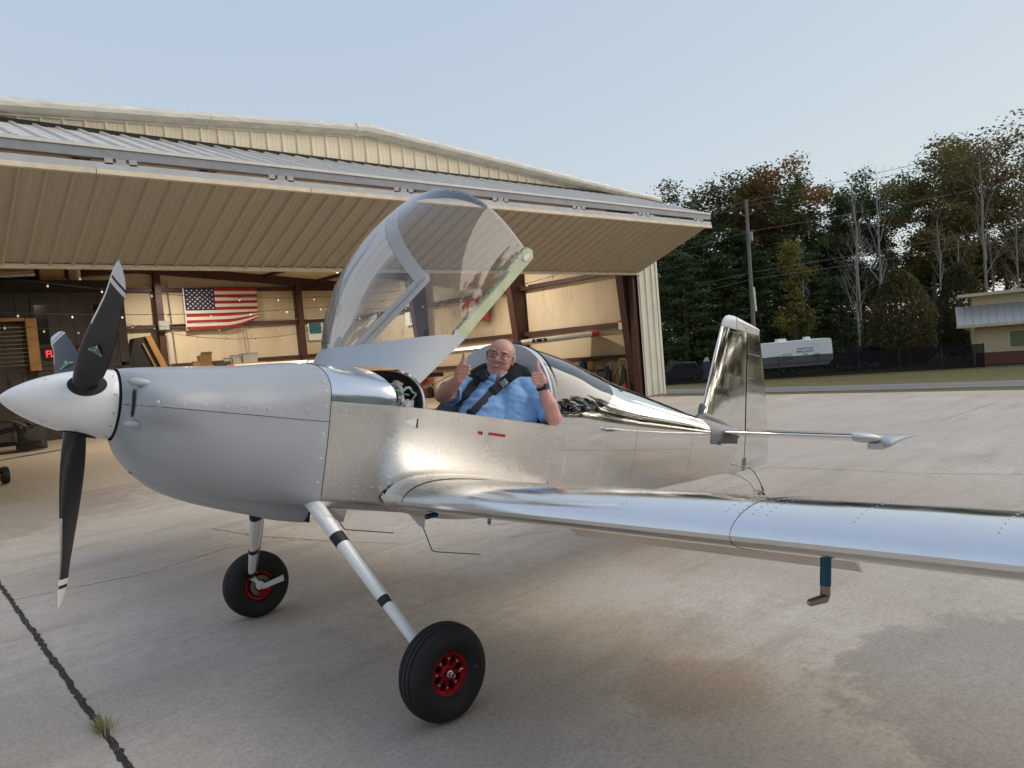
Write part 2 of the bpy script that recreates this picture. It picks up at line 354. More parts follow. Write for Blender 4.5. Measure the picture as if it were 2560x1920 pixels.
def dirty_liner():
    mt, n, b = new_mat('liner_stained'); b.inputs['Roughness'].default_value = .7
    tc = n.nodes.new('ShaderNodeTexCoord'); ob = tc.outputs['Object']
    wv = noise(n, 1.0, 5, .55, vec=ob, stretch=(2.6, 2.6, .32), dist=.9); lines = mathn(n, 'ABSOLUTE', mathn(n, 'SUBTRACT', wv, .52))
    msk = mathn(n, 'MULTIPLY', ramp(n, lines, [(.0, (1, 1, 1)), (.016, (0, 0, 0))]), ramp(n, noise(n, .5, 3, .5, vec=ob), [(.45, (0, 0, 0)), (.6, (1, 1, 1))]))
    base = ramp(n, noise(n, .8, 5, .6, vec=ob, stretch=(1, 1, .35)), [(.3, (.52, .43, .30)), (.7, (.64, .545, .395))])
    n.links.new(mixc(n, mathn(n, 'MULTIPLY', msk, .5), base, (.25, .20, .14)), b.inputs['Base Color']); MATS['liner_stained'] = mt
dirty_liner()
hang = empty('hangar', (0, 0, 0)); tag(hang, 'large beige ribbed metal hangar with its bifold door folded open', 'hangar')
def hp(mb, name, mats, parent=None, smooth=False, label=None, ang=40):
    o = mb.build(name, mats if not isinstance(mats, str) else A[mats], parent or hang, smooth, ang)
    if label: o['label'] = label
    return o
def rib_profile(w_, nr, flip=1, depth=.03):
    pts = []; sp = w_/nr
    for i in range(nr):
        x = i*sp
        pts += [(x, 0), (x+sp*.10, 0), (x+sp*.17, depth), (x+sp*.27, depth), (x+sp*.34, 0), (x+sp*.54, 0), (x+sp*.56, depth*.12), (x+sp*.60, depth*.12), (x+sp*.62, 0), (x+sp*.78, 0), (x+sp*.80, depth*.12), (x+sp*.84, depth*.12), (x+sp*.86, 0)]
    pts.append((w_, 0)); return pts
def sheet(o, ux, vfun0, vfun1, nrm_, w_=.914, nr=3, depth=.03):
    # ribbed sheet: runs along ux for w_, between the two edge functions
    o, ux, nrm_ = Vector(o), Vector(ux), Vector(nrm_); mb = MB(); pr = rib_profile(w_, nr, 1, depth)
    mb.grid([[vfun0(o+ux*x)+nrm_*d for x, d in pr], [vfun1(o+ux*x)+nrm_*d for x, d in pr]]); return mb
gw = empty('gable_wall', parent=hang); HDR = 5.42
x = HX0
while x < HX1-.1:
    w_ = min(.914, HX1-x); lo = HDR if -2.35 < x < 14.6 else None
    if x < -2.0 or x > 14.95: x += w_; continue
    hp(sheet((x, HY0, 0), (1, 0, 0), lambda p: V(p.x, p.y, HDR), lambda p: V(p.x, p.y, roofz(p.x)-.10), (0, -1, 0), w_, 3), 'panel', 'sheet_beige', gw, False)
    x += w_
# strips of front wall beside the doorway
for xa, xb, mm in ((15.05, HX1, 'sheet_white'), (HX0, -2.33, 'sheet_white')):
    hp(sheet((xa, HY0-.005, 0), (1, 0, 0), lambda p: V(p.x, p.y, .02), lambda p: V(p.x, p.y, roofz(p.x)-.18), (0, -1, 0), xb-xa, 3, .04), 'panel', mm, gw, False)
hp(MB().box2((HX1-.02, HY0-.03, 0), (HX1+.06, HY0+.2, EVZ-.1)), 'corner_trim', 'sheet_white')
for sgn in (-1, 1):       # rake trim in lengths, two folded bands
    n_ = 3; x0_, x1_ = PKX, (HX1+.25 if sgn > 0 else HX0-.25)
    for i in range(n_):
        a, b = x0_+(x1_-x0_)*i/n_, x0_+(x1_-x0_)*(i+1)/n_-sgn*.008
        pr = [(-.10, .06), (-.22, .04), (-.26, -.03), (-.25, -.09), (-.10, -.14), (-.04, -.145), (-.04, -.18), (0, -.18), (0, .06)]
        hp(MB().loft([[V(xx, HY0+dy, roofz(xx)+dz) for dy, dz in pr] for xx in (a, b)], True, True, True), 'rake_trim', 'trim_grey')
hp(MB().loft([[V(xx, HY0+dy, roofz(xx)+dz) for dy, dz in [(-.10, .08), (-.24, .055), (-.275, -.03), (-.26, -.10), (-.10, -.155), (.3, .08)]] for xx in (PKX-.32, PKX, PKX+.32)], True, True, True), 'ridge_cap', 'trim_grey')
# roof sheets and side/back walls
hp(MB().prism([V(HX0-.2, HY0-.05, roofz(HX0)-.06), V(PKX, HY0-.05, PKZ-.0), V(HX1+.2, HY0-.05, roofz(HX1)-.06), V(HX1+.2, HY0-.05, roofz(HX1)), V(PKX, HY0-.05, PKZ+.06), V(HX0-.2, HY0-.05, roofz(HX0))], (0, HY1-HY0+.2, 0)), 'roof', 'trim_grey')
hp(MB().box2((HX1-.0, HY0+.2, 0), (HX1+.05, HY1, EVZ-.1)), 'side_wall', 'sheet_beige'); hp(MB().box2((HX0-.05, HY0+.2, 0), (HX0, HY1, EVZ-.1)), 'side_wall', 'sheet_beige')
hp(MB().prism([V(HX0, HY1+.05, 0), V(HX1, HY1+.05, 0), V(HX1, HY1+.05, EVZ-.1), V(PKX, HY1+.05, PKZ-.08), V(HX0, HY1+.05, EVZ-.1)], (0, .05, 0)), 'back_wall', 'sheet_beige')
# stained insulation liner panels between the girts
GZ = [0, 1.2, 2.2, 3.8, 5.28]
lw_ = empty('liner', parent=hang)
for y0, y1 in ((9.7, 14.7), (15.1, 20.7), (21.1, 27.2)):
    for z0, z1 in ((.05, 1.13), (1.27, 2.13), (2.27, 3.73), (3.87, EVZ-.15)): hp(MB().box2((15.62, y0, z0), (15.66, y1, z1)), 'liner_panel', 'liner_stained', lw_)
for x0, x1 in ((-2.9, .9), (1.3, 6.95), (7.2, 12.85), (13.1, 15.6)):
    for z0, z1 in ((.05, 2.13), (2.27, 3.70), (3.86, 5.17), (5.33, None)):
        if z1 is None: hp(MB().prism([V(x0, 27.1, z0), V(x1, 27.1, z0), V(x1, 27.1, roofz(x1)-.12), V((x0+x1)/2, 27.1, max(roofz(x0), roofz(x1), roofz((x0+x1)/2))-.12), V(x0, 27.1, roofz(x0)-.12)], (0, .04, 0)), 'liner_panel', 'liner', lw_)
        else: hp(MB().box2((x0, 27.1, z0), (x1, 27.14, z1)), 'liner_panel', 'liner_stained', lw_)
hp(MB().prism([V(HX0+.1, 9.6, roofz(HX0)-.28), V(PKX, 9.6, PKZ-.24), V(HX1-.1, 9.6, roofz(HX1)-.28), V(HX1-.1, 9.6, roofz(HX1)-.24), V(PKX, 9.6, PKZ-.2), V(HX0+.1, 9.6, roofz(HX0)-.24)], (0, 17.5, 0)), 'ceiling_liner', 'liner')
fr_ = empty('steel_frame', parent=hang)
for z in (1.2, 2.2, 3.8): hp(MB().box2((15.42, 9.7, z-.07), (15.64, 27.1, z+.07)), 'girt', 'red_iron', fr_)
for z in (2.2, 3.78, 5.25): hp(MB().box2((-2.9, 26.92, z-.08), (15.6, 27.12, z+.08)), 'girt', 'red_iron', fr_)
for y in (14.9, 20.9):      # tapered rigid-frame columns and rafters
    for sx, xw in ((1, 15.6), (-1, -2.9)):
        hp(MB().loft([[V(xw, y-.14, 0), V(xw, y+.14, 0), V(xw-sx*.28, y+.14, 0), V(xw-sx*.28, y-.14, 0)], [V(xw, y-.14, 5.75), V(xw, y+.14, 5.75), V(xw-sx*.80, y+.14, 5.75), V(xw-sx*.80, y-.14, 5.75)]], True, True, True), 'frame_column', 'red_iron', fr_)
    for sx, xw in ((1, 15.6), (-1, -2.9)):
        hp(MB().loft([[V(xw, y-.13, roofz(xw)-.28), V(xw, y+.13, roofz(xw)-.28), V(xw, y+.13, roofz(xw)-1.05), V(xw, y-.13, roofz(xw)-1.05)], [V(PKX, y-.13, PKZ-.26), V(PKX, y+.13, PKZ-.26), V(PKX, y+.13, PKZ-.72), V(PKX, y-.13, PKZ-.72)]], True, True, True), 'rafter', 'red_iron', fr_)
for xx in (.95, 7.07, 12.98): hp(MB().box2((xx-.12, 26.7, 0), (xx+.12, 26.95, roofz(xx)-.3)), 'frame_column', 'red_iron', fr_)
hp(MB().loft([[V(15.6, 26.75, roofz(15.6)-.28), V(15.6, 27.0, roofz(15.6)-.28), V(15.6, 27.0, roofz(15.6)-.62), V(15.6, 26.75, roofz(15.6)-.62)], [V(PKX, 26.75, PKZ-.26), V(PKX, 27.0, PKZ-.26), V(PKX, 27, PKZ-.60), V(PKX, 26.75, PKZ-.60)], [V(-2.9, 26.75, roofz(-2.9)-.28), V(-2.9, 27.0, roofz(-2.9)-.28), V(-2.9, 27.0, roofz(-2.9)-.62), V(-2.9, 26.75, roofz(-2.9)-.62)]], True, True, True), 'rafter', 'red_iron', fr_)
for xx in (1.5, 4, 9, 11.5, 14): hp(MB().box2((xx-.1, 9.7, roofz(xx)-.40), (xx+.1, 27, roofz(xx)-.28)), 'purlin', 'red_iron', fr_)
# door jamb: dark column and red iron edge
hp(MB().loft([[V(15.04, 9.42, 0), V(15.04, 9.62, 0), V(14.90, 9.62, 0), V(14.90, 9.42, 0)], [V(15.04, 9.42, 5.4), V(15.04, 9.62, 5.4), V(14.90, 9.62, 5.4), V(14.90, 9.42, 5.4)]], True, True, True), 'door_jamb', 'red_iron', fr_)
hp(MB().loft([[V(15.5, 9.66, 0), V(15.5, 9.9, 0), V(15.05, 9.9, 0), V(15.05, 9.66, 0)], [V(15.5, 9.66, 5.5), V(15.5, 9.9, 5.5), V(14.55, 9.9, 5.5), V(14.55, 9.66, 5.5)]], True, True, True), 'frame_column', 'red_iron', fr_)
hp(MB().box2((-2.4, 9.45, HDR), (15.1, 9.65, HDR+.25)), 'door_header', 'red_iron', fr_)
# bifold door: upper leaf slopes out to the fold, lower leaf folds back under it
FY, FZT, FZB = 6.86, 4.80, 4.60
door = empty('bifold_door', parent=hang); door['label'] = 'two leaf bifold door folded up above the doorway'
DX0, DX1 = -2.3, 15.12; nrmU = V(0, -(HDR+.22-FZT), -(0)).normalized()
yu0, zu0 = 9.28, 5.73
nU = V(0, -(zu0-FZT), (yu0-FY)).normalized()
nL = V(0, -(FZB-3.60), -(9.28-FY)).normalized()
x = DX0; i = 0
while x < DX1-.2:
    w_ = min(.914, DX1-x)
    hp(sheet((x, 0, 0), (1, 0, 0), lambda p: V(p.x, FY+.03, FZT+.02), lambda p: V(p.x, yu0, zu0+random.uniform(-.004, .004)), nU, w_, 3, .035), 'upper_leaf_panel', 'sheet_skylit', door)
    hp(sheet((x, 0, 0), (1, 0, 0), lambda p: V(p.x, FY+.06, FZB-.10), lambda p: V(p.x, 9.28, 3.60), nL, w_, 3, .048), 'lower_leaf_panel', 'sheet_shaded', door)
    x += w_
hp(MB().box2((DX0, 9.27, 5.70), (DX1, 9.335, 5.80)), 'weather_seal', 'black_matte', door)
hp(MB().box2((DX0, FY-.02, FZT-.01), (DX1, FY+.05, FZT+.035)), 'fold_lip', 'sheet_skylit', door)
hp(MB().box2((DX0, FY, FZT-.135), (DX1, FY+.10, FZT-.012)), 'fold_rail', M('steel_mid', (.24, .25, .27), .5, var=.12), door)
hp(MB().box2((DX0, FY-.01, FZB-.085), (DX1, FY+.09, FZB+.005)), 'fold_rail', M('steel_light', (.44, .455, .48), .45, var=.1), door)
x = DX0
while x < DX1-.1: hp(MB().box2((x, FY-.03, FZB-.155), (min(x+3.03, DX1), FY+.05, FZB-.09)), 'fold_trim', 'trim_cream', door); x += 3.04
hp(MB().box2((DX0, 9.22, 3.535), (DX1, 9.34, 3.60)), 'bottom_rail', 'trim_cream', door)
for k in range(8):
    xx = -1.4+k*2.25; hp(MB().box2((xx, FY-.01, FZT-.215), (xx+.10, FY+.03, FZT-.13)).box2((xx+.14, FY-.012, FZB-.005), (xx+.26, FY+.03, FZB+.06)).box2((xx+.30, FY-.01, FZT-.215), (xx+.40, FY+.03, FZT-.13)), 'hinge', 'steel_grey', door)
for k in range(8):      # door truss members seen through the fold gap
    xx = -1.9+k*2.3; hp(MB().beam(V(xx, FY+.15, FZT-.06), V(xx, 9.2, 5.45), .06, .06), 'leaf_strut', 'steel_dark', door); hp(MB().beam(V(xx, FY+.15, FZB), V(xx, 9.2, 3.7), .06, .06), 'leaf_strut', 'steel_dark', door)
hp(MB().tube([V(10.6, FY+.32, 4.42), V(10.62, FY+.30, 4.28), V(10.75, FY+.3, 4.30)], .02, 6), 'door_cable', 'steel', door)
M('floor_tan', (.30, .255, .19), .55, var=.14, scale=14, rvar=.1)
tag(MB().box2((HX0, 9.362, -.12), (HX1, HY1, .006)).build('hangar_floor', A['floor_tan']), kind='structure')
# ================================================================== THE AEROPLANE (x aft from firewall, z up, y to its right)
TH = R(10.035); HH = 1.4187
plane = empty('light_aircraft', (0, 0, 0), (0, TH, 0))
tag(plane, 'polished bare aluminium low wing aeroplane with grey nose and open bubble canopy', 'aeroplane')
OFF = (-HH*math.sin(TH), 0, HH*math.cos(TH))
def part(mb, name, mats, parent=None, smooth=True, ang=35, label=None, kind=None):
    o = mb.build(name, mats, parent or plane, smooth, ang)
    if parent is None: o.location = OFF
    if label: o['label'] = label
    if kind: o['kind'] = kind
    return o
A = MATS
# ---- body sections
zb_ = spline([0, .3, .7, 1.2, 1.8, 2.4, 3.0, 3.52, 3.76, 4.07, 4.45, 4.64], [-.475, -.497, -.522, -.53, -.518, -.48, -.437, -.395, -.376, -.342, -.318, -.30])
wl_ = spline([0, .15, .35, .7, 1.1, 1.5, 1.8, 2.2, 2.6, 3.0, 3.5, 4.0, 4.4, 4.64], [.45, .50, .555, .582, .59, .583, .556, .488, .412, .338, .25, .165, .095, .045])
wb_ = spline([0, .35, .8, 1.5, 2.2, 3.0, 4.0, 4.64], [.408, .47, .50, .49, .40, .27, .125, .03])
zl_ = spline([0, .35, 1.5, 2.5, 4.0, 4.64], [.075, .07, .022, .012, .03, .04])
zt_ = spline([0, .33, 1.5, 1.85, 2.18, 2.49, 2.8, 3.13, 3.5, 3.85, 4.1, 4.4, 4.64], [.288, .30, .57, .545, .486, .414, .362, .306, .244, .187, .155, .12, .10])
nn_ = spline([0, .33, 1.5, 2.2, 4.64], [2.5, 2.45, 2.35, 2.1, 2.0])
def BP(x, t):     # t: 0 keel -> 1 spine (left half, y<0)
    zb, wl, wb, zl, zt, n = zb_(x), wl_(x), wb_(x), zl_(x), zt_(x), nn_(x)
    rc = min(.06, wb*.6)
    if t < .2: return Vector((x, -(wb-rc)*t/.2, zb))
    if t < .3:
        a = (t-.2)/.1*PI/2; return Vector((x, -(wb-rc+rc*math.sin(a)), zb+rc-rc*math.cos(a)))
    if t < .55:
        k = (t-.3)/.25; y = wb+(wl-wb)*(1-(1-k)**1.7); return Vector((x, -y, zb+rc+(zl-zb-rc)*k))
    a = (t-.55)/.45*PI/2
    return Vector((x, -wl*max(math.cos(a), 0)**(2/n), zl+(zt-zl)*math.sin(a)**(2/n)))
def mir(p): return Vector((p[0], -p[1], p[2]))
def bgrid(x0, x1, t0, t1, nx, ntt, both=True, xe=None, full=False):
    mb = MB()
    ts = [t0+(t1-t0)*j/ntt for j in range(ntt+1)]
    P = [[BP(x0+(x1-x0)*i/nx, t) for t in ts] for i in range(nx+1)]
    if full: P = [r_+[mir(p) for p in reversed(r_)] for r_ in P]; mb.grid(P)
    else:
        mb.grid(P)
        if both: mb.grid([[mir(p) for p in r_] for r_ in P])
    return mb
def bnorm(x, t):
    a = BP(x+.01, t)-BP(x-.01, t); b = BP(x, min(t+.01, 1))-BP(x, max(t-.01, 0)); n_ = a.cross(b).normalized()
    return n_ if n_.y < 0 or abs(n_.y) < 1e-3 else -n_
# lower and side skins from firewall to bow
fs = part(bgrid(0, 1.5, 0, .55, 24, 22), 'fuselage_side', A['alu_matte'], label='matte bare aluminium fuselage side below the cockpit')
def xd_(t): return .33-.10*math.sin((t-.55)/.45*PI/2)**2
mb = MB(); tsd = [.55+.45*j/22 for j in range(23)]; P = [[BP(xd_(t)*i/8, t) for t in tsd] for i in range(9)]; P = [r_+[mir(p) for p in reversed(r_[:-1])] for r_ in P]; mb.grid(P)
fd = part(mb, 'forward_deck', A['alu_wing'], label='bright aluminium deck ahead of the cockpit')
# aft body with the rear window cut out of it
def xe_(t):     # aft edge of rear window as function of t
    if t < .575: return 1.5
    k = (t-.575)/(.425)
    return 1.5+.78*(1-(1-min(1, k*1.9))**2.6)**.62*(1+.10*max(0, k-.55)/.45)
mbA, mbW = MB(), MB()
ts = [j/14*.575 for j in range(14)]+[.575+.425*(j/30)**1.35 for j in range(31)]
for sgn in (0, 1):
    fn = (lambda p: p) if sgn == 0 else mir
    mbA.grid([[fn(BP(xe_(t)+(4.64-xe_(t))*(i/40), t)) for t in ts] for i in range(41)])
    mbW.grid([[fn(BP(1.5+(xe_(t)-1.5)*i/14, t)) for t in ts[13:]] for i in range(15)])
aft = part(mbA, 'aft_fuselage', A['alu_polish'], label='mirror polished aft fuselage')
# plexiglass
def glass(name, tint, rough=.01, refl=1.0, veil=0.):
    mt = bpy.data.materials.new(name); mt.use_nodes = True; n = mt.node_tree; n.nodes.clear()
    out = n.nodes.new('ShaderNodeOutputMaterial'); mx = n.nodes.new('ShaderNodeMixShader'); tr = n.nodes.new('ShaderNodeBsdfTransparent'); gl = n.nodes.new('ShaderNodeBsdfGlossy')
    fr = n.nodes.new('ShaderNodeFresnel'); fr.inputs[0].default_value = 1.5
    tr.inputs[0].default_value = (*tint, 1); gl.inputs['Roughness'].default_value = rough
    n.links.new(mathn(n, 'MULTIPLY', fr.outputs[0], refl, True), mx.inputs[0]); n.links.new(tr.outputs[0], mx.inputs[1]); n.links.new(gl.outputs[0], mx.inputs[2])
    last = mx.outputs[0]
    if veil:
        df = n.nodes.new('ShaderNodeBsdfDiffuse'); df.inputs[0].default_value = (.75, .78, .82, 1); m2 = n.nodes.new('ShaderNodeMixShader')
        n.links.new(mathn(n, 'MULTIPLY', noise(n, 3, 5, .6), veil), m2.inputs[0])  # thin pale diffuse layer, uneven by noise, mixed over the sheet
        n.links.new(last, m2.inputs[1]); n.links.new(df.outputs[0], m2.inputs[2]); last = m2.outputs[0]
    n.links.new(last, out.inputs[0]); MATS[name] = mt; return mt
glass('plexi', (.80, .825, .85), .01, 1.7, .10); glass('plexi_smoke', (.46, .48, .50), .01, 1.7); glass('pane', (.45, .47, .47), .03, 1.6); glass('lens', (.9, .9, .9), .02, 1.)
part(mbW, 'rear_window', A['plexi_smoke'], label='smoked rear cockpit window')
# ---- rivets and seams (too many and too small to pick apart)
rv = MB(); sm = MB()
random.seed(4)
def rivrow(x0, x1, t0, t1, n, r=.0027):
    for i in range(n):
        k = i/(n-1); x = x0+(x1-x0)*k; t = t0+(t1-t0)*k; p = BP(x, t); q = bnorm(x, t)
        rv.dome(p+q*.0003, q, r*random.uniform(.8, 1.15), .0012)
def seamline(pts, r=.0013): sm.tube(pts, r, 5)
for x in (.02, .165, .335, .345): rivrow(x, x, .30, .54, 16)
for x in (.70, .715, 1.02, 1.04): rivrow(x, x, .31, .54, 14)
rivrow(.03, 1.5, .44, .43, 42); rivrow(.03, 1.5, .335, .335, 40); rivrow(.03, 1.5, .53, .535, 34); rivrow(.03, .33, .515, .515, 12)
for i in range(6):
    for j in range(7): p = BP(.62+i*.021, .315+j*.008); q = bnorm(.65, .34); rv.dome(p, q, .0026, .001)
for i in range(10): p = BP(.06+i*.014, .545); rv.dome(p, bnorm(.1, .54), .0026, .001)
for i in range(9):
    for dz in (-.012, .012): p = BP(.86+i*.027, .48+dz); rv.dome(p, bnorm(.95, .48), .002, .001)
for x in (1.62, 2.05, 2.55, 3.05, 3.55, 3.98): rivrow(x, x, .34, .92 if x > 2.45 else .57, 34)
rivrow(1.55, 4.5, .46, .46, 80, .0021); rivrow(2.2, 4.3, .575, .56, 70, .0023); rivrow(2.0, 4.2, .56, .55, 60, .002)
for i in range(24):
    t = .585+.4*(i/24); p = BP(xe_(t)+.02, t); rv.dome(p, bnorm(xe_(t)+.02, t), .003, .0012)
for k in range(14): tq = .57+.42*k/14; p = BP(xd_(tq)-.015, tq); rv.dome(p, bnorm(xd_(tq)-.015, tq), .0027, .0012)
for k in range(14): p = BP(.015, .57+.42*k/14); rv.dome(p, bnorm(.02, .57+.42*k/14), .0027, .0012)
part(rv, 'rivet_rows', A['rivet'], kind='stuff')
seamline([BP(x, .552)+V(0, -.0006, 0) for x in np.linspace(.0, .33, 8)]); seamline([BP(x, .47)+V(0, -.0004, 0) for x in np.linspace(1.5, 3.4, 14)], .0009)
seamline([BP(.001, .3+.7*k/24) for k in range(25)], .0022)
for x in (2.5, 3.45): seamline([BP(x, .34+.6*k/16) for k in range(17)], .0008)
part(sm, 'skin_seams', A['seam'], kind='stuff')
# ---- small marks on the side
mb = MB(); nrm = bnorm(.43, .5)
pz = [(.375, .004), (.40, .006), (.43, .014), (.455, .024), (.462, .024), (.462, -.034), (.455, -.034), (.43, -.022), (.40, -.008), (.375, .0)]
def side(x, z, out=.0015): return Vector((x, -(wb_(x)+(wl_(x)-wb_(x))*(1-(1-(z-zb_(x)-.06)/(zl_(x)-zb_(x)-.06))**1.7))-out, z))
mb.prism([side(x, z-.01, .0) for x, z in pz], (0, -.003, 0)); part(mb, 'air_vent', A['white_satin'])
mb = MB(); mb.box(side(.457, -.015, .002), (.008, .006, .05)); part(mb, 'vent_mouth', A['black_matte'])
mb = MB(); mb.prism([side(x, z, 0) for x, z in ((.868, -.04), (.90, -.043), (.90, -.062), (.868, -.059))], (0, -.002, 0)); part(mb, 'latch_window', A['red_paint'])
mb = MB(); mb.prism([side(x, z, 0) for x, z in ((.945, -.044), (1.07, -.052), (1.075, -.055), (1.075, -.066), (1.07, -.069), (.945, -.061))], (0, -.002, 0)); part(mb, 'latch_slot', A['red_paint'])
mb = MB(); mb.prism([side(x, z, 0) for x, z in ((.889, -.044), (.90, -.045), (.90, -.060), (.889, -.059))], (0, -.003, 0)); part(mb, 'latch_shadow_gap', A['black_matte'])
mb = MB()
for k in range(3): mb.box(Vector((4.02, -.168, .0-.028-.012*k)), (.045, .01, .008), Matrix.Rotation(R(12), 3, 'Z'))
part(mb, 'placard', A['black_satin'])
# ---- cowling
cw = spline([-.90, -.885, -.85, -.80, -.72, -.6, -.42, -.2, 0], [.172, .20, .262, .322, .366, .396, .418, .436, .449])
ct = spline([-.90, -.86, -.75, -.5, -.25, 0], [.17, .178, .193, .222, .252, .287])
cb = spline([-.90, -.866, -.80, -.70, -.58, -.42, -.2, 0], [-.172, -.245, -.32, -.385, -.43, -.458, -.47, -.474])
cbw = spline([-.90, -.8, -.65, -.4, 0], [.02, .10, .24, .34, .405])
cnt = spline([-.90, -.8, -.5, 0], [2.0, 2.15, 2.3, 2.5])
CZ = spline([-.9, 0], [.0, -.03])
def CP(x, t):
    p = CP0(x, t)
    if x < -.5:
        st = min(1, max(0, (x+.874)/.014)); st = st*st*(3-2*st); dc = min(1, max(0, (x+.85)/.33)); dc = 1-dc*dc*(3-2*dc)
        p = V(p.x, p.y-.050*st*dc*math.exp(-((p.z-.012)/.088)**4), p.z)
    if x > -.35:
        k = ((x+.35)/.35)**2; tb = .4965*t/.5 if t < .5 else .4965+(1-.4965)*(t-.5)/.5; q = BP(0, tb); p = V(x, p.y+(q.y-p.y)*k, p.z+(q.z-p.z)*k)
    return p
def CP0(x, t):       # t 0 keel -> .5 parting line -> 1 spine
    w_, zt, zb, n = cw(x), ct(x), cb(x), cnt(x); z0 = CZ(x)
    if t >= .5:
        a = (t-.5)*PI; zz = z0+(.0+.05*(x+.9)/.9)
        if t < .53: pass
        return Vector((x, -w_*max(math.cos(a), 0)**(2/n), z0+(zt-z0)*math.sin(a)**(2/(n-.15))))
    a = (.5-t)*PI; nb = 2+2.6*(x+.9)/.9; wside = w_-(w_-max(cbw(x), w_*.9))*math.sin(a)
    return Vector((x, -wside*max(math.cos(a), 0)**(2/nb), z0-(z0-zb)*math.sin(a)**(2/nb)))
def cgrid(t0, t1, nx, ntt):
    xs = [-.9, -.895, -.885, -.878, -.874, -.871, -.868, -.865, -.862, -.860, -.856, -.85]+[-.85+.85*((i+1)/nx)**1.1 for i in range(nx)]
    P = [[CP(x, t0+(t1-t0)*j/ntt) for j in range(ntt+1)] for x in xs]
    mb = MB(); mb.grid(P); mb.grid([[mir(p) for p in r_] for r_ in P]); return mb
uc = part(cgrid(.5, 1, 34, 26), 'upper_cowling', A['primer'], label='grey primed upper engine cowling')
lc = part(cgrid(0, .5, 34, 26), 'lower_cowling', A['primer'], label='grey primed lower engine cowling')
# chin scoop
mb = MB(); sb = spline([-.80, -.70, -.6, -.42, -.25, -.07, .06], [-.325, -.40, -.447, -.497, -.535, -.575, -.59])
sw = spline([-.80, -.6, -.3, .06], [.06, .17, .215, .205])
rings = []
for i in range(21):
    x = -.80+.86*i/20; r_ = []
    for j in range(25):
        a = PI*j/24; c, s_ = math.cos(a), math.sin(a)
        r_.append(Vector((x, -sw(x)*abs(c)**.55*(1 if c > 0 else -1), -.36+(sb(x)+.36)*abs(s_)**.5 if x > -.74 else sb(x)*(.9+.1*s_))))
    rings.append(r_)
mb.loft(rings, False); part(mb, 'chin_scoop', A['primer'])
mb = MB(); mb.prism([(.055, -.19, -.50), (.055, .19, -.50), (.055, .19, -.575), (.055, -.19, -.575)], (-.01, 0, 0)); part(mb, 'cooling_exit', A['black_matte'])
# cheek air inlets: dark mouths in the forward-facing step of the cowl
for s_ in (-1, 1):
    mb = MB(); mb.add([V(-.8725, s_*(.238+.026*math.cos(a)), .010+.066*math.sin(a)) for a in np.linspace(0, 2*PI, 25)[:-1]], [tuple(range(24))]); part(mb, 'air_inlet', A['black_matte'])
    for zc, yc in ((.104, .262), (-.088, .252)):
        mb = MB(); mb.sphere((-.858, s_*yc, zc), 1, 18, 12, (.050, .020, .020)); part(mb, 'inlet_lip', A['primer'], ang=80)
# cowl fasteners and seam
mb = MB(); mb2 = MB()
def cnorm(x, t):
    a = CP(x+.01, t)-CP(x-.01, t); b = CP(x, t+.01)-CP(x, t-.01); q = a.cross(b).normalized(); return q if q.y < 0 else -q
for k in range(9):
    x = -.80+.775*k/8; p = CP(x, .535); mb.disc(p+cnorm(x, .535)*.0012, cnorm(x, .535), .0105, 12); mb2.dome(p+cnorm(x, .535)*.0015, cnorm(x, .535), .0055, .002)
for k in range(13):
    t = .14+.80*k/12; p = CP(-.028, t); q = cnorm(-.03, t); mb.disc(p+q*.0012, q, .0105, 12); mb2.dome(p+q*.0015, q, .0055, .002)
for k in range(26):
    x = -.82+.80*k/25
    if k % 4 != 3: p = CP(x, .5)+V(0, -.001, -.020); q = cnorm(x, .49); mb.disc(p+q*.0012, q, .0032, 6)
for k in range(2): p = CP(-.885+.016*k, .52); mb2.dome(p, cnorm(-.87, .52), .006, .002)
part(mb, 'fastener_rings', A['primer_light'], kind='stuff'); part(mb2, 'cowl_fasteners', A['screw'], kind='stuff')
mb = MB()
for s_ in (0, 1):
    fn = mir if s_ else (lambda p: p)
    mb.tube([fn(CP(x, .5)+V(0, -.0005, 0)) for x in np.linspace(-.895, -.002, 24)], .0014, 5)
part(mb, 'cowl_seam', A['seam'])
# ---- spinner and propeller
SX0, SX1, SR = -1.351, -.915, .165
def sr(x): k = (SX1-x)/(SX1-SX0); return SR*max(0, 1-k**1.75)**.72
mb = MB(); xs = [SX0+(SX1-SX0)*(i/30)**1.6 for i in range(31)]
mb.lathe([(max(sr(x), .0008), x) for x in xs]+[(SR-.002, SX1+.004)], 48, (0, 0, 0), (1, 0, 0)); spn = part(mb, 'spinner', A['white_paint'])
mb = MB(); mb.lathe([(SR-.012, SX1+.002), (SR-.006, SX1+.02), (.1, SX1+.022)], 40, (0, 0, 0), (1, 0, 0)); part(mb, 'spinner_backplate', A['black_matte'])
def sdir(a): return V(0, math.sin(a), math.cos(a))      # a from up towards +y
PX = -1.045
mb = MB()
for a0 in (-56, 64, 184):
    for da in (18, 48, 72, 102):
        a = R(a0+da); p = V(SX1-.014, 0, 0)+sdir(a)*sr(SX1-.014); mb.dome(p, sdir(a), .0065, .002, 8)
    for da, dx in ((26, -.16), (28, -.03)):
        a = R(a0+da); x = PX+dx+.02; p = V(x, 0, 0)+sdir(a)*sr(x); mb.dome(p, sdir(a), .006, .002, 8)
part(mb, 'spinner_screws', A['screw'], kind='stuff')
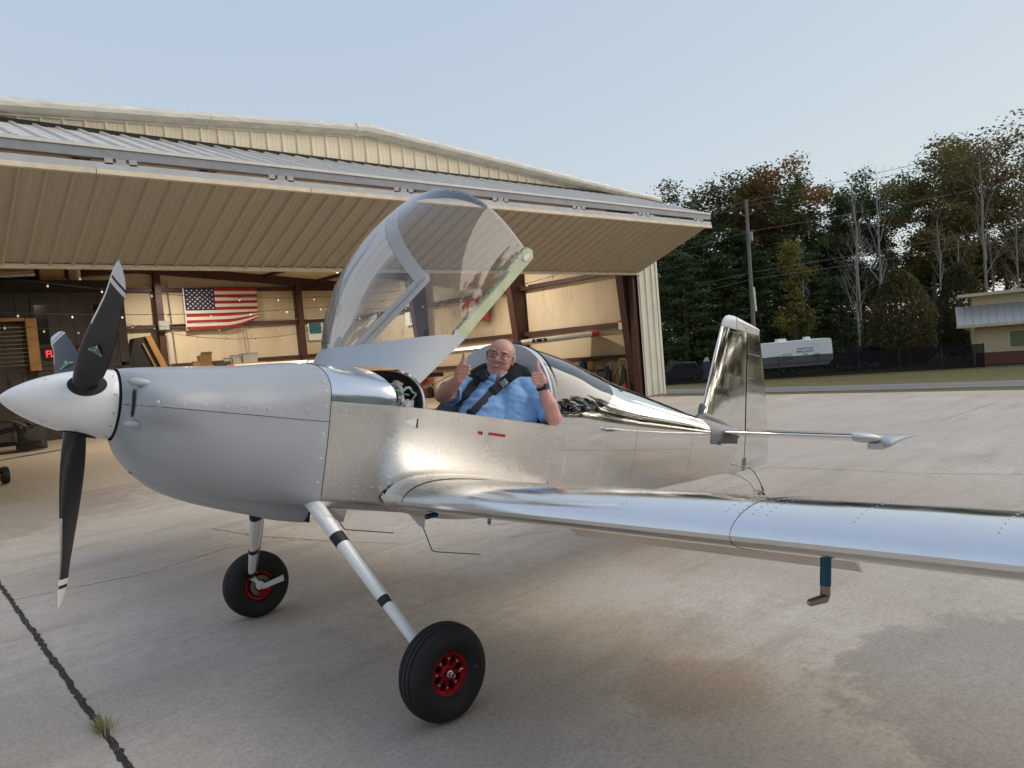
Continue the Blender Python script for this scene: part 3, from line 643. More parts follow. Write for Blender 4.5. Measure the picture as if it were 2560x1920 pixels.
# blade stations: radius, chord, pitch, thickness ratio, sweep
BL = [(.10, .096, 72, .95, 0), (.14, .098, 70, .9, 0), (.19, .112, 64, .55, .0), (.27, .130, 57, .30, .0), (.38, .139, 50, .20, .0), (.50, .135, 43, .15, .0), (.62, .122, 36, .12, 0), (.74, .104, 31, .10, .004), (.82, .098, 30, .09, .010), (.875, .072, 28, .09, .022), (.905, .036, 27, .09, .036), (.918, .006, 27, .1, .046)]
M('blade_black', (.014, .014, .016), .38, var=0)
def blade_mesh():
    mb = MB(); rings = []
    br = [b[0] for b in BL]; fs = [spline(br, [b[i] for b in BL]) for i in range(1, 5)]
    rs = sorted(set(list(np.linspace(.10, .86, 26))+[.795, .805, .82, .835, .845, .865, .88, .895, .905, .912, .918]))
    for r_ in rs:
        c, p, th, swp = [g(r_) for g in fs]; p = R(p); ring = []
        for k in range(20):
            a = 2*PI*k/20; u_ = math.cos(a); v_ = math.sin(a)
            xx = u_*c/2*(1.0); tt = v_*c*th/2*(1 if th > .8 else (.75+.45*u_*.8))
            xx += swp
            e1 = V(-math.sin(p), math.cos(p), 0); e2 = V(-math.cos(p), -math.sin(p), 0)
            ring.append(e1*xx+e2*tt+V(0, 0, r_))
        rings.append(ring)
    n = 20; vs_ = [p for r_ in rings for p in r_]
    for i in range(len(rings)-1):
        rm = (rs[i]+rs[i+1])/2
        for j in range(n):
            k = (j+1) % n
            tip = rm > .835 or .795 < rm < .82
            le = rm > .52 and j in (0, 1, 18, 19)
            mb.mat(1 if tip else (2 if le else 0))
            mb.add([rings[i][j], rings[i][k], rings[i+1][k], rings[i+1][j]], [(0, 1, 2, 3)])
    mb.mat(1).add(rings[-1], [tuple(range(n))])
    me = mb.mesh('propeller_blade', [A['blade_black'], A['white_satin'], A['steel']], False)
    bm = bmesh.new(); bm.from_mesh(me); bmesh.ops.remove_doubles(bm, verts=bm.verts, dist=1e-5); bmesh.ops.recalc_face_normals(bm, faces=bm.faces); bm.to_mesh(me); bm.free()
    me.polygons.foreach_set('use_smooth', [True]*len(me.polygons))
    return me
bme = blade_mesh()
M('decal_green', (.02, .22, .06), .4, var=.05)
for a0 in (-56, 64, 184):
    o = inst(bme, 'propeller_blade', parent=plane); Mx = Matrix.Translation(V(*OFF)+V(PX, 0, 0)) @ Matrix.Rotation(R(-1.5), 4, 'Z') @ Matrix.Rotation(-R(a0), 4, 'X')
    o.matrix_local = Mx
    # triangular maker's mark lying on the forward face of the blade
    p = R(49); e1 = V(-math.sin(p), math.cos(p), 0); e2 = V(-math.cos(p), -math.sin(p), 0)
    def fp(u_, r_, up): return V(0, 0, r_)+e1*u_+e2*(.0155*(1-(u_/.085)**2)+up)
    a1, b1, c1, ce = (-.004, .452), (.030, .392), (-.036, .402), (-.004, .412)
    mk = MB().add([fp(*q, .0012) for q in (a1, b1, c1)], [(0, 1, 2)]).build('blade_mark', A['white_satin'], o)
    mk2 = MB()
    for t_ in ((a1, b1, ce), (b1, c1, ce), (c1, a1, ce)):
        cx_ = sum(q[0] for q in t_)/3; cy_ = sum(q[1] for q in t_)/3
        mk2.add([fp(cx_+(q[0]-cx_)*.8, cy_+(q[1]-cy_)*.8, .0022) for q in t_], [(0, 1, 2)])
    mk2.build('blade_mark_fill', A['decal_green'], o)
    # opening in the spinner
    d = sdir(R(a0)); tdir = V(1, 0, 0).cross(d); ring = []
    for k in range(28):
        a = 2*PI*k/28; x = PX+.008+.078*math.cos(a); y = .060*math.sin(a); rr = sr(x)+.0015
        ring.append(V(x, 0, 0)+d*math.sqrt(max(rr*rr-y*y, .0001))+tdir*y)
    cc = V(PX+.008, 0, 0)+d*(sr(PX)+.0015)
    mb = MB(); rgs = []
    for q_ in (.02, .25, .5, .75, 1):
        rg_ = []
        for k in range(28):
            a = 2*PI*k/28; x = PX+.008+.078*q_*math.cos(a); y = .060*q_*math.sin(a); rr = sr(x)+.0012; rg_.append(V(x, 0, 0)+d*math.sqrt(max(rr*rr-y*y, .0001))+tdir*y)
        rgs.append(rg_)
    mb.loft(rgs, True); part(mb, 'blade_opening', A['black_matte'])
# ---- wings
def naca(n=26, t=.135):
    up, lo = [], []
    for i in range(n+1):
        x = .5*(1-math.cos(PI*i/n)); yt = 5*t*(.2969*math.sqrt(x)-.126*x-.3516*x*x+.2843*x**3-.1036*x**4)
        yc = (.018*(1-((.15-x)/.15)**2) if x < .15 else .018*(1-((x-.15)/.85)**1.3))
        up.append((x, yc+yt)); lo.append((x, yc-yt))
    return list(reversed(lo))+up[1:]      # TE lower -> LE -> TE upper
AF = naca(); CH = 1.42; WX = .325
def wz(y): return -.452+.0437*abs(y)
def WP(y, q, s_=-1): return V(WX+q[0]*CH, s_*abs(y), wz(y)+q[1]*CH-.012*q[0]*CH)
lw = None
for s_, nm in ((-1, 'left'), (1, 'right')):
    # root fairing, inboard walkway panel, outboard panel, each a skin of its own
    for y0, y1, cut, mname, lab in ((.50, 2.56, .77, 'alu_wing', 'inboard'), (2.56, 4.02, .77, 'alu_wing', 'outboard')):
        prof = [q for q in AF if q[0] <= cut+1e-6]
        prof = [(cut, AF[0][1]*0+np.interp(cut, [q[0] for q in AF[:27]][::-1], [q[1] for q in AF[:27]][::-1]))]+prof+[(cut, np.interp(cut, [q[0] for q in AF[26:]], [q[1] for q in AF[26:]]))]
        ny = 14; mb = MB()
        mb.loft([[WP(y0+(y1-y0)*i/ny, q, s_) for q in prof] for i in range(ny+1)], False)
        o = part(mb, 'wing_panel', A[mname], label='bright aluminium wing skin, %s panel' % lab if s_ < 0 else None, ang=25)
        if s_ < 0 and y0 < 1: lw = o
    # wing tip
    mb = MB(); rg = []
    for i in range(6):
        k = i/5; y = 4.02+.11*k; sc = math.sqrt(1-k*k*.96)
        rg.append([WP(y, (.5+(q[0]-.5)*(1-.06*k), q[1]*sc), s_) for q in AF])
    mb.loft(rg, True, False, True); part(mb, 'wing_tip', A['primer'])
    # flap (drooped) and aileron
    def ctrl(y0, y1, ang, name, mname, hz=-.012):
        mb = MB(); ca = math.cos(R(ang)); sa = math.sin(R(ang)); rg = []
        pf = [(0, .0), (.03, .035), (.09, .046), (.345, .004), (.35, 0), (.345, -.004), (.06, -.03), (.02, -.025)]
        for y in (y0, (y0+y1)/2, y1):
            h = WP(y, (.785, .0), s_)+V(0, 0, hz)
            rg.append([h+V(px*ca+pz_*sa, 0, -px*sa+pz_*ca) for px, pz_ in pf])
        mb.loft(rg, True, True, True); return part(mb, name, A[mname], ang=30)
    ctrl(.62, 2.40, 41, 'flap', 'alu_raw'); ctrl(2.43, 4.0, 2, 'aileron', 'alu_wing')
    for y in (1.04, 2.10):
        h = WP(y, (.68, -.04), s_)
        mb = MB(); mb.prism([h+V(-.10, -.016, .02), h+V(.10, -.016, .0), h+V(.05, -.016, -.085), h+V(.02, -.016, -.095)], (0, .032, 0)); part(mb, 'flap_bracket', A['olive'], smooth=False)
    # root fairing
    mb = MB(); rg = []
    for i in range(8):
        k = i/7; y = .66-.16*k; g = k**2.2
        rg.append([WP(y, (.5+(q[0]-.5)*(1+.02*g), q[1]+(1 if q[1] > .018 else -1)*.035*g*math.sin(PI*q[0])**.6), s_)+V(0, 0, .004) for q in [a for a in AF if a[0] < .9]])
    mb.loft(rg, False); part(mb, 'wing_root_fairing', A['alu_matte'])
mb = MB()
def wtop(x, y): return WP(y, (x, np.interp(x, [q[0] for q in AF[26:]], [q[1] for q in AF[26:]])))
def wtopn(x, y):
    a = wtop(x+.01, y)-wtop(x-.01, y); b = wtop(x, y+.05)-wtop(x, y-.05); q = a.cross(b).normalized(); return q if q.z > 0 else -q
for y in (.62, .98, 1.34, 1.70, 2.06, 2.50, 2.60, 2.92, 3.28, 3.64):
    for k in range(24):
        x = .05+.7*(k/23)**1.2; mb.dome(wtop(x, y)+wtopn(x, y)*.0002, wtopn(x, y), .0042, .0008)
        if y in (2.50, 2.60): mb.dome(wtop(x, y+.0)+V(0, -.05, .0028), wtopn(x, y), .0038, .0008)
for x in (.27, .29):
    for k in range(70): y = .6+3.3*k/69; mb.dome(wtop(x, y), wtopn(x, y), .0036, .0008)
part(mb, 'wing_rivets', A['steel'], kind='stuff')
mb = MB()
mb.tube([WP(2.56, q)+V(0, 0, .0008 if q[1] > .01 else -.0008) for q in AF if q[0] < .77], .0009, 5); mb.tube([WP(.665, q)+V(0, 0, .001) for q in AF if q[0] < .77], .0009, 5)
part(mb, 'wing_seams', A['seam'], kind='stuff')
mb = MB()
for k in range(5): mb.tube([wtop(.02+.02*i, .68+.001*k) for i in range(2)], .0008, 4)
# pitot mast
o0 = WP(2.74, (.20, -.035)); mb = MB(); mb.lathe([(.0175, 0), (.0175, -.125), (.016, -.127)], 20, o0+V(0, 0, .02), (math.sin(-TH)*0, 0, 1), True)
pit = part(mb, 'pitot_mast', A['blue_anod'])
mb = MB(); b0 = o0+V(0, 0, -.107); mb.tube([b0, b0+V(0, 0, -.028), b0+V(-.006, 0, -.040), b0+V(-.10, 0, -.042), b0+V(-.112, 0, -.042)], [.0155, .0155, .0145, .0118, .007], 16); part(mb, 'pitot_tube', A['bronze'], pit)
mb = MB(); mb.lathe([(.02, 0), (.03, .004), (.033, .02)], 20, o0+V(0, 0, -.004), (0, 0, 1)); part(mb, 'pitot_collar', A['blue_anod'], pit)
# fuel drain, tie-down, vent
q0 = WP(.72, (.13, -.045)); mb = MB(); mb.tube([q0, q0+V(-.07, 0, -.012)], .014, 10); part(mb, 'fuel_vent', A['blue_anod'])
q0 = WP(1.08, (.17, -.05)); mb = MB(); mb.lathe([(.007, .012), (.010, 0), (.010, -.012), (.005, -.02)], 10, q0, (0, 0, 1), True); part(mb, 'fuel_drain', A['bronze'])
q0 = WP(1.62, (.2, -.05)); mb = MB(); mb.tube([q0, q0+V(0, 0, -.03)], .003, 6); part(mb, 'drain_pipe', A['steel'])
# belly whip aerials
mb = MB(); mb.tube([V(.105, -.30, -.475), V(.20, -.30, -.598), V(.212, -.30, -.606), V(.515, -.30, -.640)], .003, 6); part(mb, 'whip_aerial', A['steel_dark'])
q0 = V(.565, -.45, -.52); mb = MB(); mb.tube([V(.61, -.45, -.585), V(.684, -.45, -.726), V(.70, -.45, -.735), V(1.04, -.45, -.775)], .003, 6); wa = part(mb, 'whip_aerial', A['steel_dark'])
mb = MB(); mb.loft([[q0+V(-.05, -.018, .01), q0+V(.05, -.018, .01), q0+V(.05, .018, .01), q0+V(-.05, .018, .01)], [q0+V(.03, -.006, -.07), q0+V(.055, -.006, -.07), q0+V(.055, .006, -.07), q0+V(.03, .006, -.07)]], True, True, True); part(mb, 'aerial_base', A['white_paint'], wa)
# ---- main gear
tyre = MB(); prof = []
RT, WTY = .223, .078
tp = [(.098, .050), (.105, .062), (.125, .074), (.155, .079), (.185, .074), (.205, .060), (.213, .046), (.2165, .0415), (.2125, .040), (.2125, .036), (.2185, .034), (.2225, .018), (.2165, .0165), (.2165, .0125), (.2225, .011)]
tp = tp+[(r_, -h) for r_, h in reversed(tp)]
tyre.lathe([(r_, h) for r_, h in tp], 64, (0, 0, 0), (0, 1, 0))
tyme = tyre.mesh('tyre', A['rubber'], True, 30)
def wheel_meshes():
    rim = MB(); rim.lathe([(.088, -.05), (.100, -.052), (.101, -.047), (.092, -.042), (.082, -.036), (.080, -.030)], 48, (0, 0, 0), (0, 1, 0))
    rim.lathe([(.080, -.030), (.080, .05), (.1, .052)], 32, (0, 0, 0), (0, 1, 0))
    rim.lathe([(.040, -.034), (.030, -.040), (.022, -.040), (.022, .03)], 32, (0, 0, 0), (0, 1, 0))
    for k in range(8):          # spokes leave eight slots
        a0 = 2*PI*k/8
        sec = []
        for r_, hw in ((.036, .013), (.048, .0085), (.060, .0085), (.074, .017), (.084, .030)):
            sec.append((r_, hw/r_))
        pts = [V(r_*math.cos(a0+d), -.036, r_*math.sin(a0+d)) for r_, d in sec]+[V(r_*math.cos(a0-d), -.036, r_*math.sin(a0-d)) for r_, d in reversed(sec)]
        rim.prism(pts, (0, .012, 0))
    back = MB(); back.disc((0, -.005, 0), (0, 1, 0), .08, 32)
    bolts = MB()
    for k in range(8):
        a = 2*PI*(k)/8; bolts.lathe([(.0052, 0), (.0052, -.004), (.002, -.005)], 8, (.066*math.cos(a), -.036, .066*math.sin(a)), (0, 1, 0), True)
    nut = MB(); nut.lathe([(.019, -.034), (.019, -.052), (.012, -.054), (.012, -.07), (.008, -.071), (.007, -.088)], 6, (0, 0, 0), (0, 1, 0), True)
    return rim.mesh('rim', A['red_anod'], True, 30), back.mesh('rim_shadow', A['black_matte']), bolts.mesh('rim_bolts', A['screw'], True), nut.mesh('axle_nut', A['steel'], False)
RM = wheel_meshes()
for s_ in (-1, 1):
    ax = V(.325, s_*1.09, -1.158)
    wh = inst(tyme, 'tyre', V(*OFF)+ax, (0, 0, 0), plane)
    # flat spot where the tyre meets the ground
    if s_ == -1:
        for p in tyme.vertices:
            q = Matrix.Rotation(TH, 3, 'Y') @ Vector(p.co); 
            if q.z < -.2165:
                q.z = -.2165; p.co = Matrix.Rotation(-TH, 3, 'Y') @ q
            elif q.z < -.16: q.y *= 1+.25*((-.16-q.z)/.06)*abs(q.y)/.08; p.co = Matrix.Rotation(-TH, 3, 'Y') @ q
    rot = (0, 0, 0) if s_ < 0 else (0, 0, PI)
    rm = inst(RM[0], 'rim', (0, 0, 0), rot, wh); inst(RM[1], 'rim_shadow', (0, 0, 0), (0, 0, 0), rm)
    inst(RM[2], 'rim_bolts', (0, 0, 0), (0, 0, 0), rm)['kind'] = 'stuff'; inst(RM[3], 'axle_nut', (0, 0, 0), (0, 0, 0), rm)
    if s_ < 0:
        MB().disc((.135, -.0755, .02), (0, -1, 0), .008, 12).build('balance_mark', A['red_paint'], wh)
        MB().tube([(.062, -.045, .012), (.074, -.052, .012)], .004, 8).build('valve', A['steel'], rm)
    # leg
    a, b = V(-.005, s_*.375, -.47), V(.262, s_*1.03, -1.095); L = (b-a).length; d = (b-a).normalized()
    fw = (V(-1, 0, -.0)-d*V(-1, 0, 0).dot(d)).normalized(); sd_ = d.cross(fw)
    def legpart(k0, k1, grow, name, mname, n=8, parent=None):
        mb = MB(); rg = []
        for i in range(n+1):
            k = k0+(k1-k0)*i/n; c = (.060-.030*k)*grow; t = (.030-.011*k)*grow
            rg.append([a+(b-a)*k+fw*(c*(math.cos(q)*.75+.0*math.cos(2*q)))+sd_*t*math.sin(q)*(1+.25*math.cos(q)) for q in np.linspace(0, 2*PI, 19)[:-1]])
        mb.loft(rg, True, True, True); return part(mb, name, A[mname], parent)
    lg = legpart(0, .95, 1, 'gear_leg', 'white_paint')
    for k0, k1 in ((.20, .265), (.63, .675), (.93, .99)): legpart(k0, k1, 1.06, 'leg_tape', 'black_tape', 2, lg)
    mb = MB(); mb.tube([a+(b-a)*k-fw*(.052-.02*k)+sd_*.004*math.sin(9*k) for k in np.linspace(-.03, .97, 12)], .0042, 6); part(mb, 'brake_line', A['steel'])
    mb = MB(); mb.tube([a+(b-a)*-.08, a+(b-a)*.10], [.045, .034], 14); part(mb, 'leg_socket', A['white_satin'], lg)
    mb = MB(); mb.tube([b, V(ax.x, s_*1.045, ax.z), V(ax.x, s_*1.08, ax.z)], [.018, .022, .018], 12); mb.lathe([(.03, 0), (.03, .03)], 18, V(ax.x, s_*1.015, ax.z), (0, 1, 0), True); part(mb, 'axle', A['white_satin'])
    mb = MB(); mb.lathe([(.062, 0), (.070, .0), (.070, .006), (.062, .006)], 32, V(ax.x, s_*(1.03) - (0.006 if s_ > 0 else 0), ax.z), (0, 1, 0))
    mb.lathe([(.040, 0), (.068, .0), (.068, .004), (.040, .004)], 32, V(ax.x, s_*(1.022), ax.z), (0, 1, 0)); part(mb, 'brake_disc', A['steel_dark'])
    mb = MB(); mb.prism([V(ax.x+.0, s_*1.012, ax.z-.02), V(ax.x+.07, s_*1.012, ax.z-.03), V(ax.x+.05, s_*1.012, ax.z-.075), V(ax.x+.005, s_*1.012, ax.z-.08)], (0, s_*.018, 0)); part(mb, 'brake_caliper', A['red_anod'])
    mb = MB(); mb.prism([V(ax.x+.01, s_*1.0, ax.z+.012), V(ax.x+.15, s_*1.0, ax.z+.062), V(ax.x+.16, s_*1.0, ax.z+.022), V(ax.x+.012, s_*1.0, ax.z-.022)], (0, s_*.003, 0)); part(mb, 'wheel_bracket', A['white_satin'])
    mb = MB(); mb.prism([V(.01, s_*.33, -.475), V(.16, s_*.40, -.475), V(.15, s_*.38, -.555), V(.11, s_*.36, -.54)], (0, s_*.003, 0)); part(mb, 'cowl_exit_ramp', A['zinc_green'] if s_ > 0 else A['alu_raw'], smooth=False)
# ---- tail
def flying(poly_le, poly_te, thick, name, mname, vertical=True, y0=0, nose=True, label=None, n=12):
    # lofted surface between a leading-edge polyline and a trailing-edge polyline
    mb = MB(); rg = []
    for (a, b, th) in zip(poly_le, poly_te, thick):
        a, b = Vector(a), Vector(b); ring = []
        nrm_ = V(0, 1, 0) if vertical else V(0, 0, 1)
        for k in range(2*n+2):
            if k <= n: u_ = k/n; s_ = 1
            else: u_ = (2*n+1-k)/n; s_ = -1
            u2 = u_*u_*(1 if nose else 0)+(u_ if not nose else 0)
            pr = (math.sqrt(u2)*1.55*(1-.42*u2) if nose else (1-u2)**.95+.02)
            ring.append(a+(b-a)*u2+nrm_*s_*th*pr)
        rg.append(ring)
    mb.loft(rg, True, True, True); return part(mb, name, A[mname], label=label, ang=50)
def lerp(a, b, k): return Vector(a)*(1-k)+Vector(b)*k
fin_le = [V(3.93, 0, .17), V(4.02, 0, .45), V(4.13, 0, .78), V(4.238, 0, 1.075)]
fin_te = [V(4.64, 0, .06), V(4.645, 0, .45), V(4.648, 0, .78), V(4.655, 0, 1.06)]
flying(fin_le, fin_te, [.045, .041, .037, .033], 'fin', 'alu_polish', label='polished tail fin')
# fin cap and rudder
flying([V(4.239, 0, 1.078), V(4.262, 0, 1.14), V(4.31, 0, 1.186), V(4.37, 0, 1.204)], [V(4.472, 0, 1.072), V(4.472, 0, 1.14), V(4.472, 0, 1.19), V(4.472, 0, 1.206)], [.030, .028, .02, .005], 'fin_cap', 'primer_light')
flying([V(4.478, 0, 1.082), V(4.478, 0, 1.16)], [V(4.93, 0, 1.05), V(4.945, 0, 1.115)], [.029, .026], 'rudder_horn', 'alu_matte', nose=False)
flying([V(4.478, 0, 1.162), V(4.48, 0, 1.19), V(4.49, 0, 1.204)], [V(4.945, 0, 1.117), V(4.94, 0, 1.135), V(4.90, 0, 1.145)], [.026, .02, .004], 'rudder_cap', 'primer_light', nose=False)
flying([V(4.662, 0, -.24), V(4.662, 0, .06), V(4.665, 0, .5), V(4.668, 0, 1.07)], [V(5.165, 0, -.115), V(5.15, 0, .06), V(5.09, 0, .5), V(4.945, 0, 1.075)], [.028, .040, .037, .029], 'rudder', 'alu_polish', nose=False, label='polished rudder')
flying([V(4.68, 0, -.30), V(4.67, 0, -.262), V(4.664, 0, -.243)], [V(5.14, 0, -.222), V(5.172, 0, -.16), V(5.168, 0, -.118)], [.008, .024, .03], 'rudder_foot', 'primer_light', nose=False)
mb = MB(); mb.tube([V(4.657, -.03, -.24), V(4.657, -.036, .3), V(4.657, -.032, 1.06)], .004, 6); part(mb, 'rudder_hinge_gap', A['seam'])
rv = MB()
def finrow(a, b, n, y=-.048):
    for i in range(n):
        p = lerp(a, b, i/(n-1)); k = min(1, max(0, (p.z-.1)/1.0))
        u_ = (p.x-(3.93+.31*(p.z-.17)/.905))/max(.1, 4.65-(3.93+.31*(p.z-.17)/.905)); u_ = min(max(u_, .001), .999)
        th = .045-.011*k; pr = math.sqrt(u_)*1.55*(1-.42*u_)
        rv.dome(V(p.x, -th*pr-.0005, p.z), (0, -1, 0), .0032, .0012)
finrow((4.17, 0, .2), (4.42, 0, 1.03), 42); finrow((4.62, 0, .1), (4.635, 0, 1.03), 46); finrow((4.24, 0, 1.04), (4.63, 0, 1.04), 22); finrow((4.28, 0, .62), (4.63, 0, .60), 20); finrow((4.0, 0, .22), (4.22, 0, 1.0), 20)
for z in (.84, .60): 
    for i in range(16): x = 4.68+.26*i/15+.0; u_ = (x-4.665)/(.33); rv.dome(V(x, -.037*(1-min(u_, .98))**.95-.0015, z+.02-.0*i), (0, -1, 0), .003, .0012)
for i in range(36): z = -.2+1.2*i/35; rv.dome(V(4.70, -.0375, z), (0, -1, 0), .003, .0012)
for i in range(18): x = 4.5+.42*i/17; rv.dome(V(x, -.0275*(1-(x-4.478)/.46)**.95-.0012, 1.135-.05*i/17), (0, -1, 0), .0032, .0012)
part(rv, 'tail_rivets', A['rivet'], kind='stuff')
M('black_vinyl', (.01, .01, .011), .35, var=0)
o = text_obj('N9414G', 'registration', A['black_vinyl'], .098, Matrix.Translation(V(*OFF)) @ frame(V(4.142, -.0475, .415), (1, .018, -.02), (.1, .0, 1)), plane, .0006, .62, 'LEFT', .002)
# stabiliser
for s_ in (-1, 1):
    hl = [V(4.09, s_*.10, .063), V(4.10, s_*.8, .063), V(4.115, s_*1.36, .063)]
    ht = [V(4.58, s_*.08, .063), V(4.58, s_*.8, .063), V(4.56, s_*1.36, .063)]
    flying(hl, ht, [.034, .032, .029], 'stabiliser', 'alu_polish', False)
    mb = MB(); rg = []
    for i in range(12):
        k = i/11; y = s_*(1.30+.14*k); rr = math.sqrt(max(1-k*k, .004)); rg.append([V(4.29+.19*rr*math.cos(a), y, .063+.043*rr*math.sin(a)) for a in np.linspace(0, 2*PI, 21)[:-1]])
    mb.loft(rg, True, False, True); part(mb, 'stabiliser_tip', A['primer_light'])
    el = math.radians(8)
    def E(x, y, z): dx = x-4.58; return V(4.58+dx*math.cos(el)-z*math.sin(el)*0, s_*y, .063+z+dx*math.sin(el))
    mb = MB(); rg = []
    for y in (.10, .7, 1.30): rg.append([E(4.585, y, .030), E(4.98-.06*y/1.3, y, .002), E(4.98-.06*y/1.3, y, -.002), E(4.585, y, -.030)])
    mb.loft(rg, True, True, True); part(mb, 'elevator', A['alu_polish'])
    mb = MB(); rg = []
    for y, g in ((1.33, 1), (1.43, 1), (1.475, .75), (1.50, .3)):
        rg.append([E(4.36, y, -.085*0-.012), E(4.40, y, -.012+.034*g), E(4.6, y, .03*g), E(4.93, y, .003), E(4.93, y, -.003), E(4.6, y, -.034*g), E(4.40, y, -.062*g), E(4.35, y, -.055*g)])
    mb.loft(rg, True, True, True); eh = part(mb, 'elevator_horn', A['primer'])
    mb = MB(); mb.box(E(4.335, 1.40, -.035), (.05, .12, .05)); part(mb, 'horn_weight', A['alu_raw'], eh, False)
# tail fillet fairing: saddle over the fin and stabiliser roots (fused after the pilot helpers exist)
# tail wheel
mb = MB(); mb.tube([V(4.42, 0, -.31), V(4.62, 0, -.335), V(4.82, 0, -.40), V(4.95, 0, -.50)], [.016, .014, .012, .011], 10); tw = part(mb, 'tail_spring', A['white_satin'])
mb = MB(); mb.lathe([(.03, .02), (.06, .03), (.078, .018), (.08, 0), (.078, -.018), (.06, -.03), (.03, -.02)], 28, V(5.03, 0, -.575), (0, 1, 0)); part(mb, 'tail_wheel', A['rubber'])
mb = MB(); mb.box(V(4.97, 0, -.51), (.06, .05, .05)); mb.beam(V(4.97, .04, -.52), V(5.03, .04, -.575), .006, .03); mb.beam(V(4.97, -.04, -.52), V(5.03, -.04, -.575), .006, .03); part(mb, 'tail_wheel_fork', A['steel'])
mb = MB(); mb.tube([V(4.72, -.05, -.262), V(4.80, -.06, -.30), V(4.92, -.055, -.40), V(4.99, -.05, -.47)], .005, 6); mb.tube([V(4.97, -.05, -.45), V(5.0, -.05, -.49)], .009, 8); part(mb, 'steering_link', A['steel_dark'])
mb = MB(); mb.tube([V(4.42, -.095, -.235), V(4.52, -.075, -.243), V(4.62, -.055, -.25), V(4.72, -.045, -.255)], [.010, .004, .004, .006], 8); mb.box(V(4.66, -.03, -.22), (.02, .05, .10)); part(mb, 'rudder_cable', A['steel'])
# ---- cockpit
HB = 1.5
def hoop(x, w_, zt, n, zl=.02, N=28): return [V(x, -w_*(abs(math.cos(a))**(2/n))*(1 if math.cos(a) > 0 else -1), zl+(zt-zl)*abs(math.sin(a))**(2/n)) for a in np.linspace(0, PI, N+1)]
mb = MB()      # roll bar: a broad painted hoop facing forward
o1, o2, i1, i2 = hoop(1.475, .572, .575, 2.4), hoop(1.53, .572, .575, 2.4), hoop(1.475, .46, .455, 2.5), hoop(1.53, .46, .455, 2.5)
mb.loft([i2, i1, o1, o2], False); part(mb, 'roll_bar', A['primer_light'], label='pale grey roll bar hoop behind the seats')
mb = MB(); mb.tube([p+V(.012, 0, .003) for p in o2], .0045, 6); part(mb, 'canopy_seal', A['black_matte'])
M('seat_fabric', (.028, .030, .034), .8, var=.2, bmp=.3, bscale=120)
M('interior', (.10, .11, .12), .7, var=.1)
mb = MB(); mb.grid([[V(1.50+.0*i, -.53+1.06*j/6, -.5+.60*i/4) for j in range(7)] for i in range(5)]); mb.grid([[V(.35+1.15*i/6, -.46+.92*j/4, -.46) for j in range(5)] for i in range(7)]); part(mb, 'cabin_floor', A['interior'])
for s_ in (1, -1): mb = MB(); mb.grid([[V(BP(x, t).x, s_*(BP(x, t).y+.022), BP(x, t).z) for t in np.linspace(.32, .55, 8)] for x in np.linspace(.35, 1.5, 12)]); part(mb, 'cabin_liner', A['interior'])
for s_ in (-1, 1):
    mb = MB(); mb.loft([[V(x, s_*(wl_(x)-.035), zl_(x)), V(x, s_*(wl_(x)+.001), zl_(x)), V(x, s_*(wl_(x)+.001), zl_(x)-.006), V(x, s_*(wl_(x)-.035), zl_(x)-.006)] for x in np.linspace(.34, 1.5, 14)], True, True, True)
    part(mb, 'cockpit_rail', A['alu_raw'])
mb = MB(); mb.grid([[V(x, -wl_(x)*.9+1.8*wl_(x)*j/8, .10+.0*i) for j in range(9)] for i, x in enumerate(np.linspace(1.52, 2.3, 6))]); part(mb, 'baggage_shelf', A['interior'])
mb = MB(); mb.grid([[V(1.56+.9*i/8, -(.47-.16*i/8), .02+.30*j/4) for j in range(5)] for i in range(9)]); bw = part(mb, 'baggage_wall', A['interior'])
M('lettering_grey', (.30, .31, .32), .6, var=0)
# EXPERIMENTAL placard just inside the rear window
mb = MB(); o0 = V(1.585, -.505, .105); o1_ = V(2.02, -.44, .125)
dx = (o1_-o0).normalized()
mb.add([o0+V(0, 0, -.002), o1_+V(0, 0, -.004), o1_+V(0, 0, .062), o0+V(0, 0, .062)], [(0, 1, 2, 3)]); pb = part(mb, 'placard_plate', M('plate_grey', (.62, .63, .64), .6))
o = text_obj('EXPERIMENTAL', 'placard_lettering', A['black_vinyl'], .068, Matrix.Translation(V(*OFF)) @ frame(o0+V(-.06, -.012, .006), dx, (0, 0, 1)), plane, .0005, .82, 'LEFT', .0012)
for y in (-.285, .285):
    mb = MB(); rg = []
    for k in np.linspace(0, 1, 9):
        c = V(1.16, y, -.28)+V(.28*k, 0, .60*k); w_ = .22*(1 if k < .6 else 1-.55*(k-.6)/.4); r_ = []
        for a in np.linspace(0, 2*PI, 17)[:-1]: r_.append(c+V(.045*math.sin(a)*.84, w_*abs(math.cos(a))**.6*(1 if math.cos(a) > 0 else -1), -.045*math.sin(a)*.54))
        rg.append(r_)
    mb.loft(rg, True, True, True); part(mb, 'seat_back', A['seat_fabric'])
    mb = MB(); mb.sphere((1.44, y+.03, .34), .10, 14, 10, (.5, 1.15, .75)); part(mb, 'headrest', A['seat_fabric'])
    mb = MB(); mb.box((.92, y, -.30), (.45, .44, .10)); part(mb, 'seat_cushion', A['seat_fabric'], smooth=False)
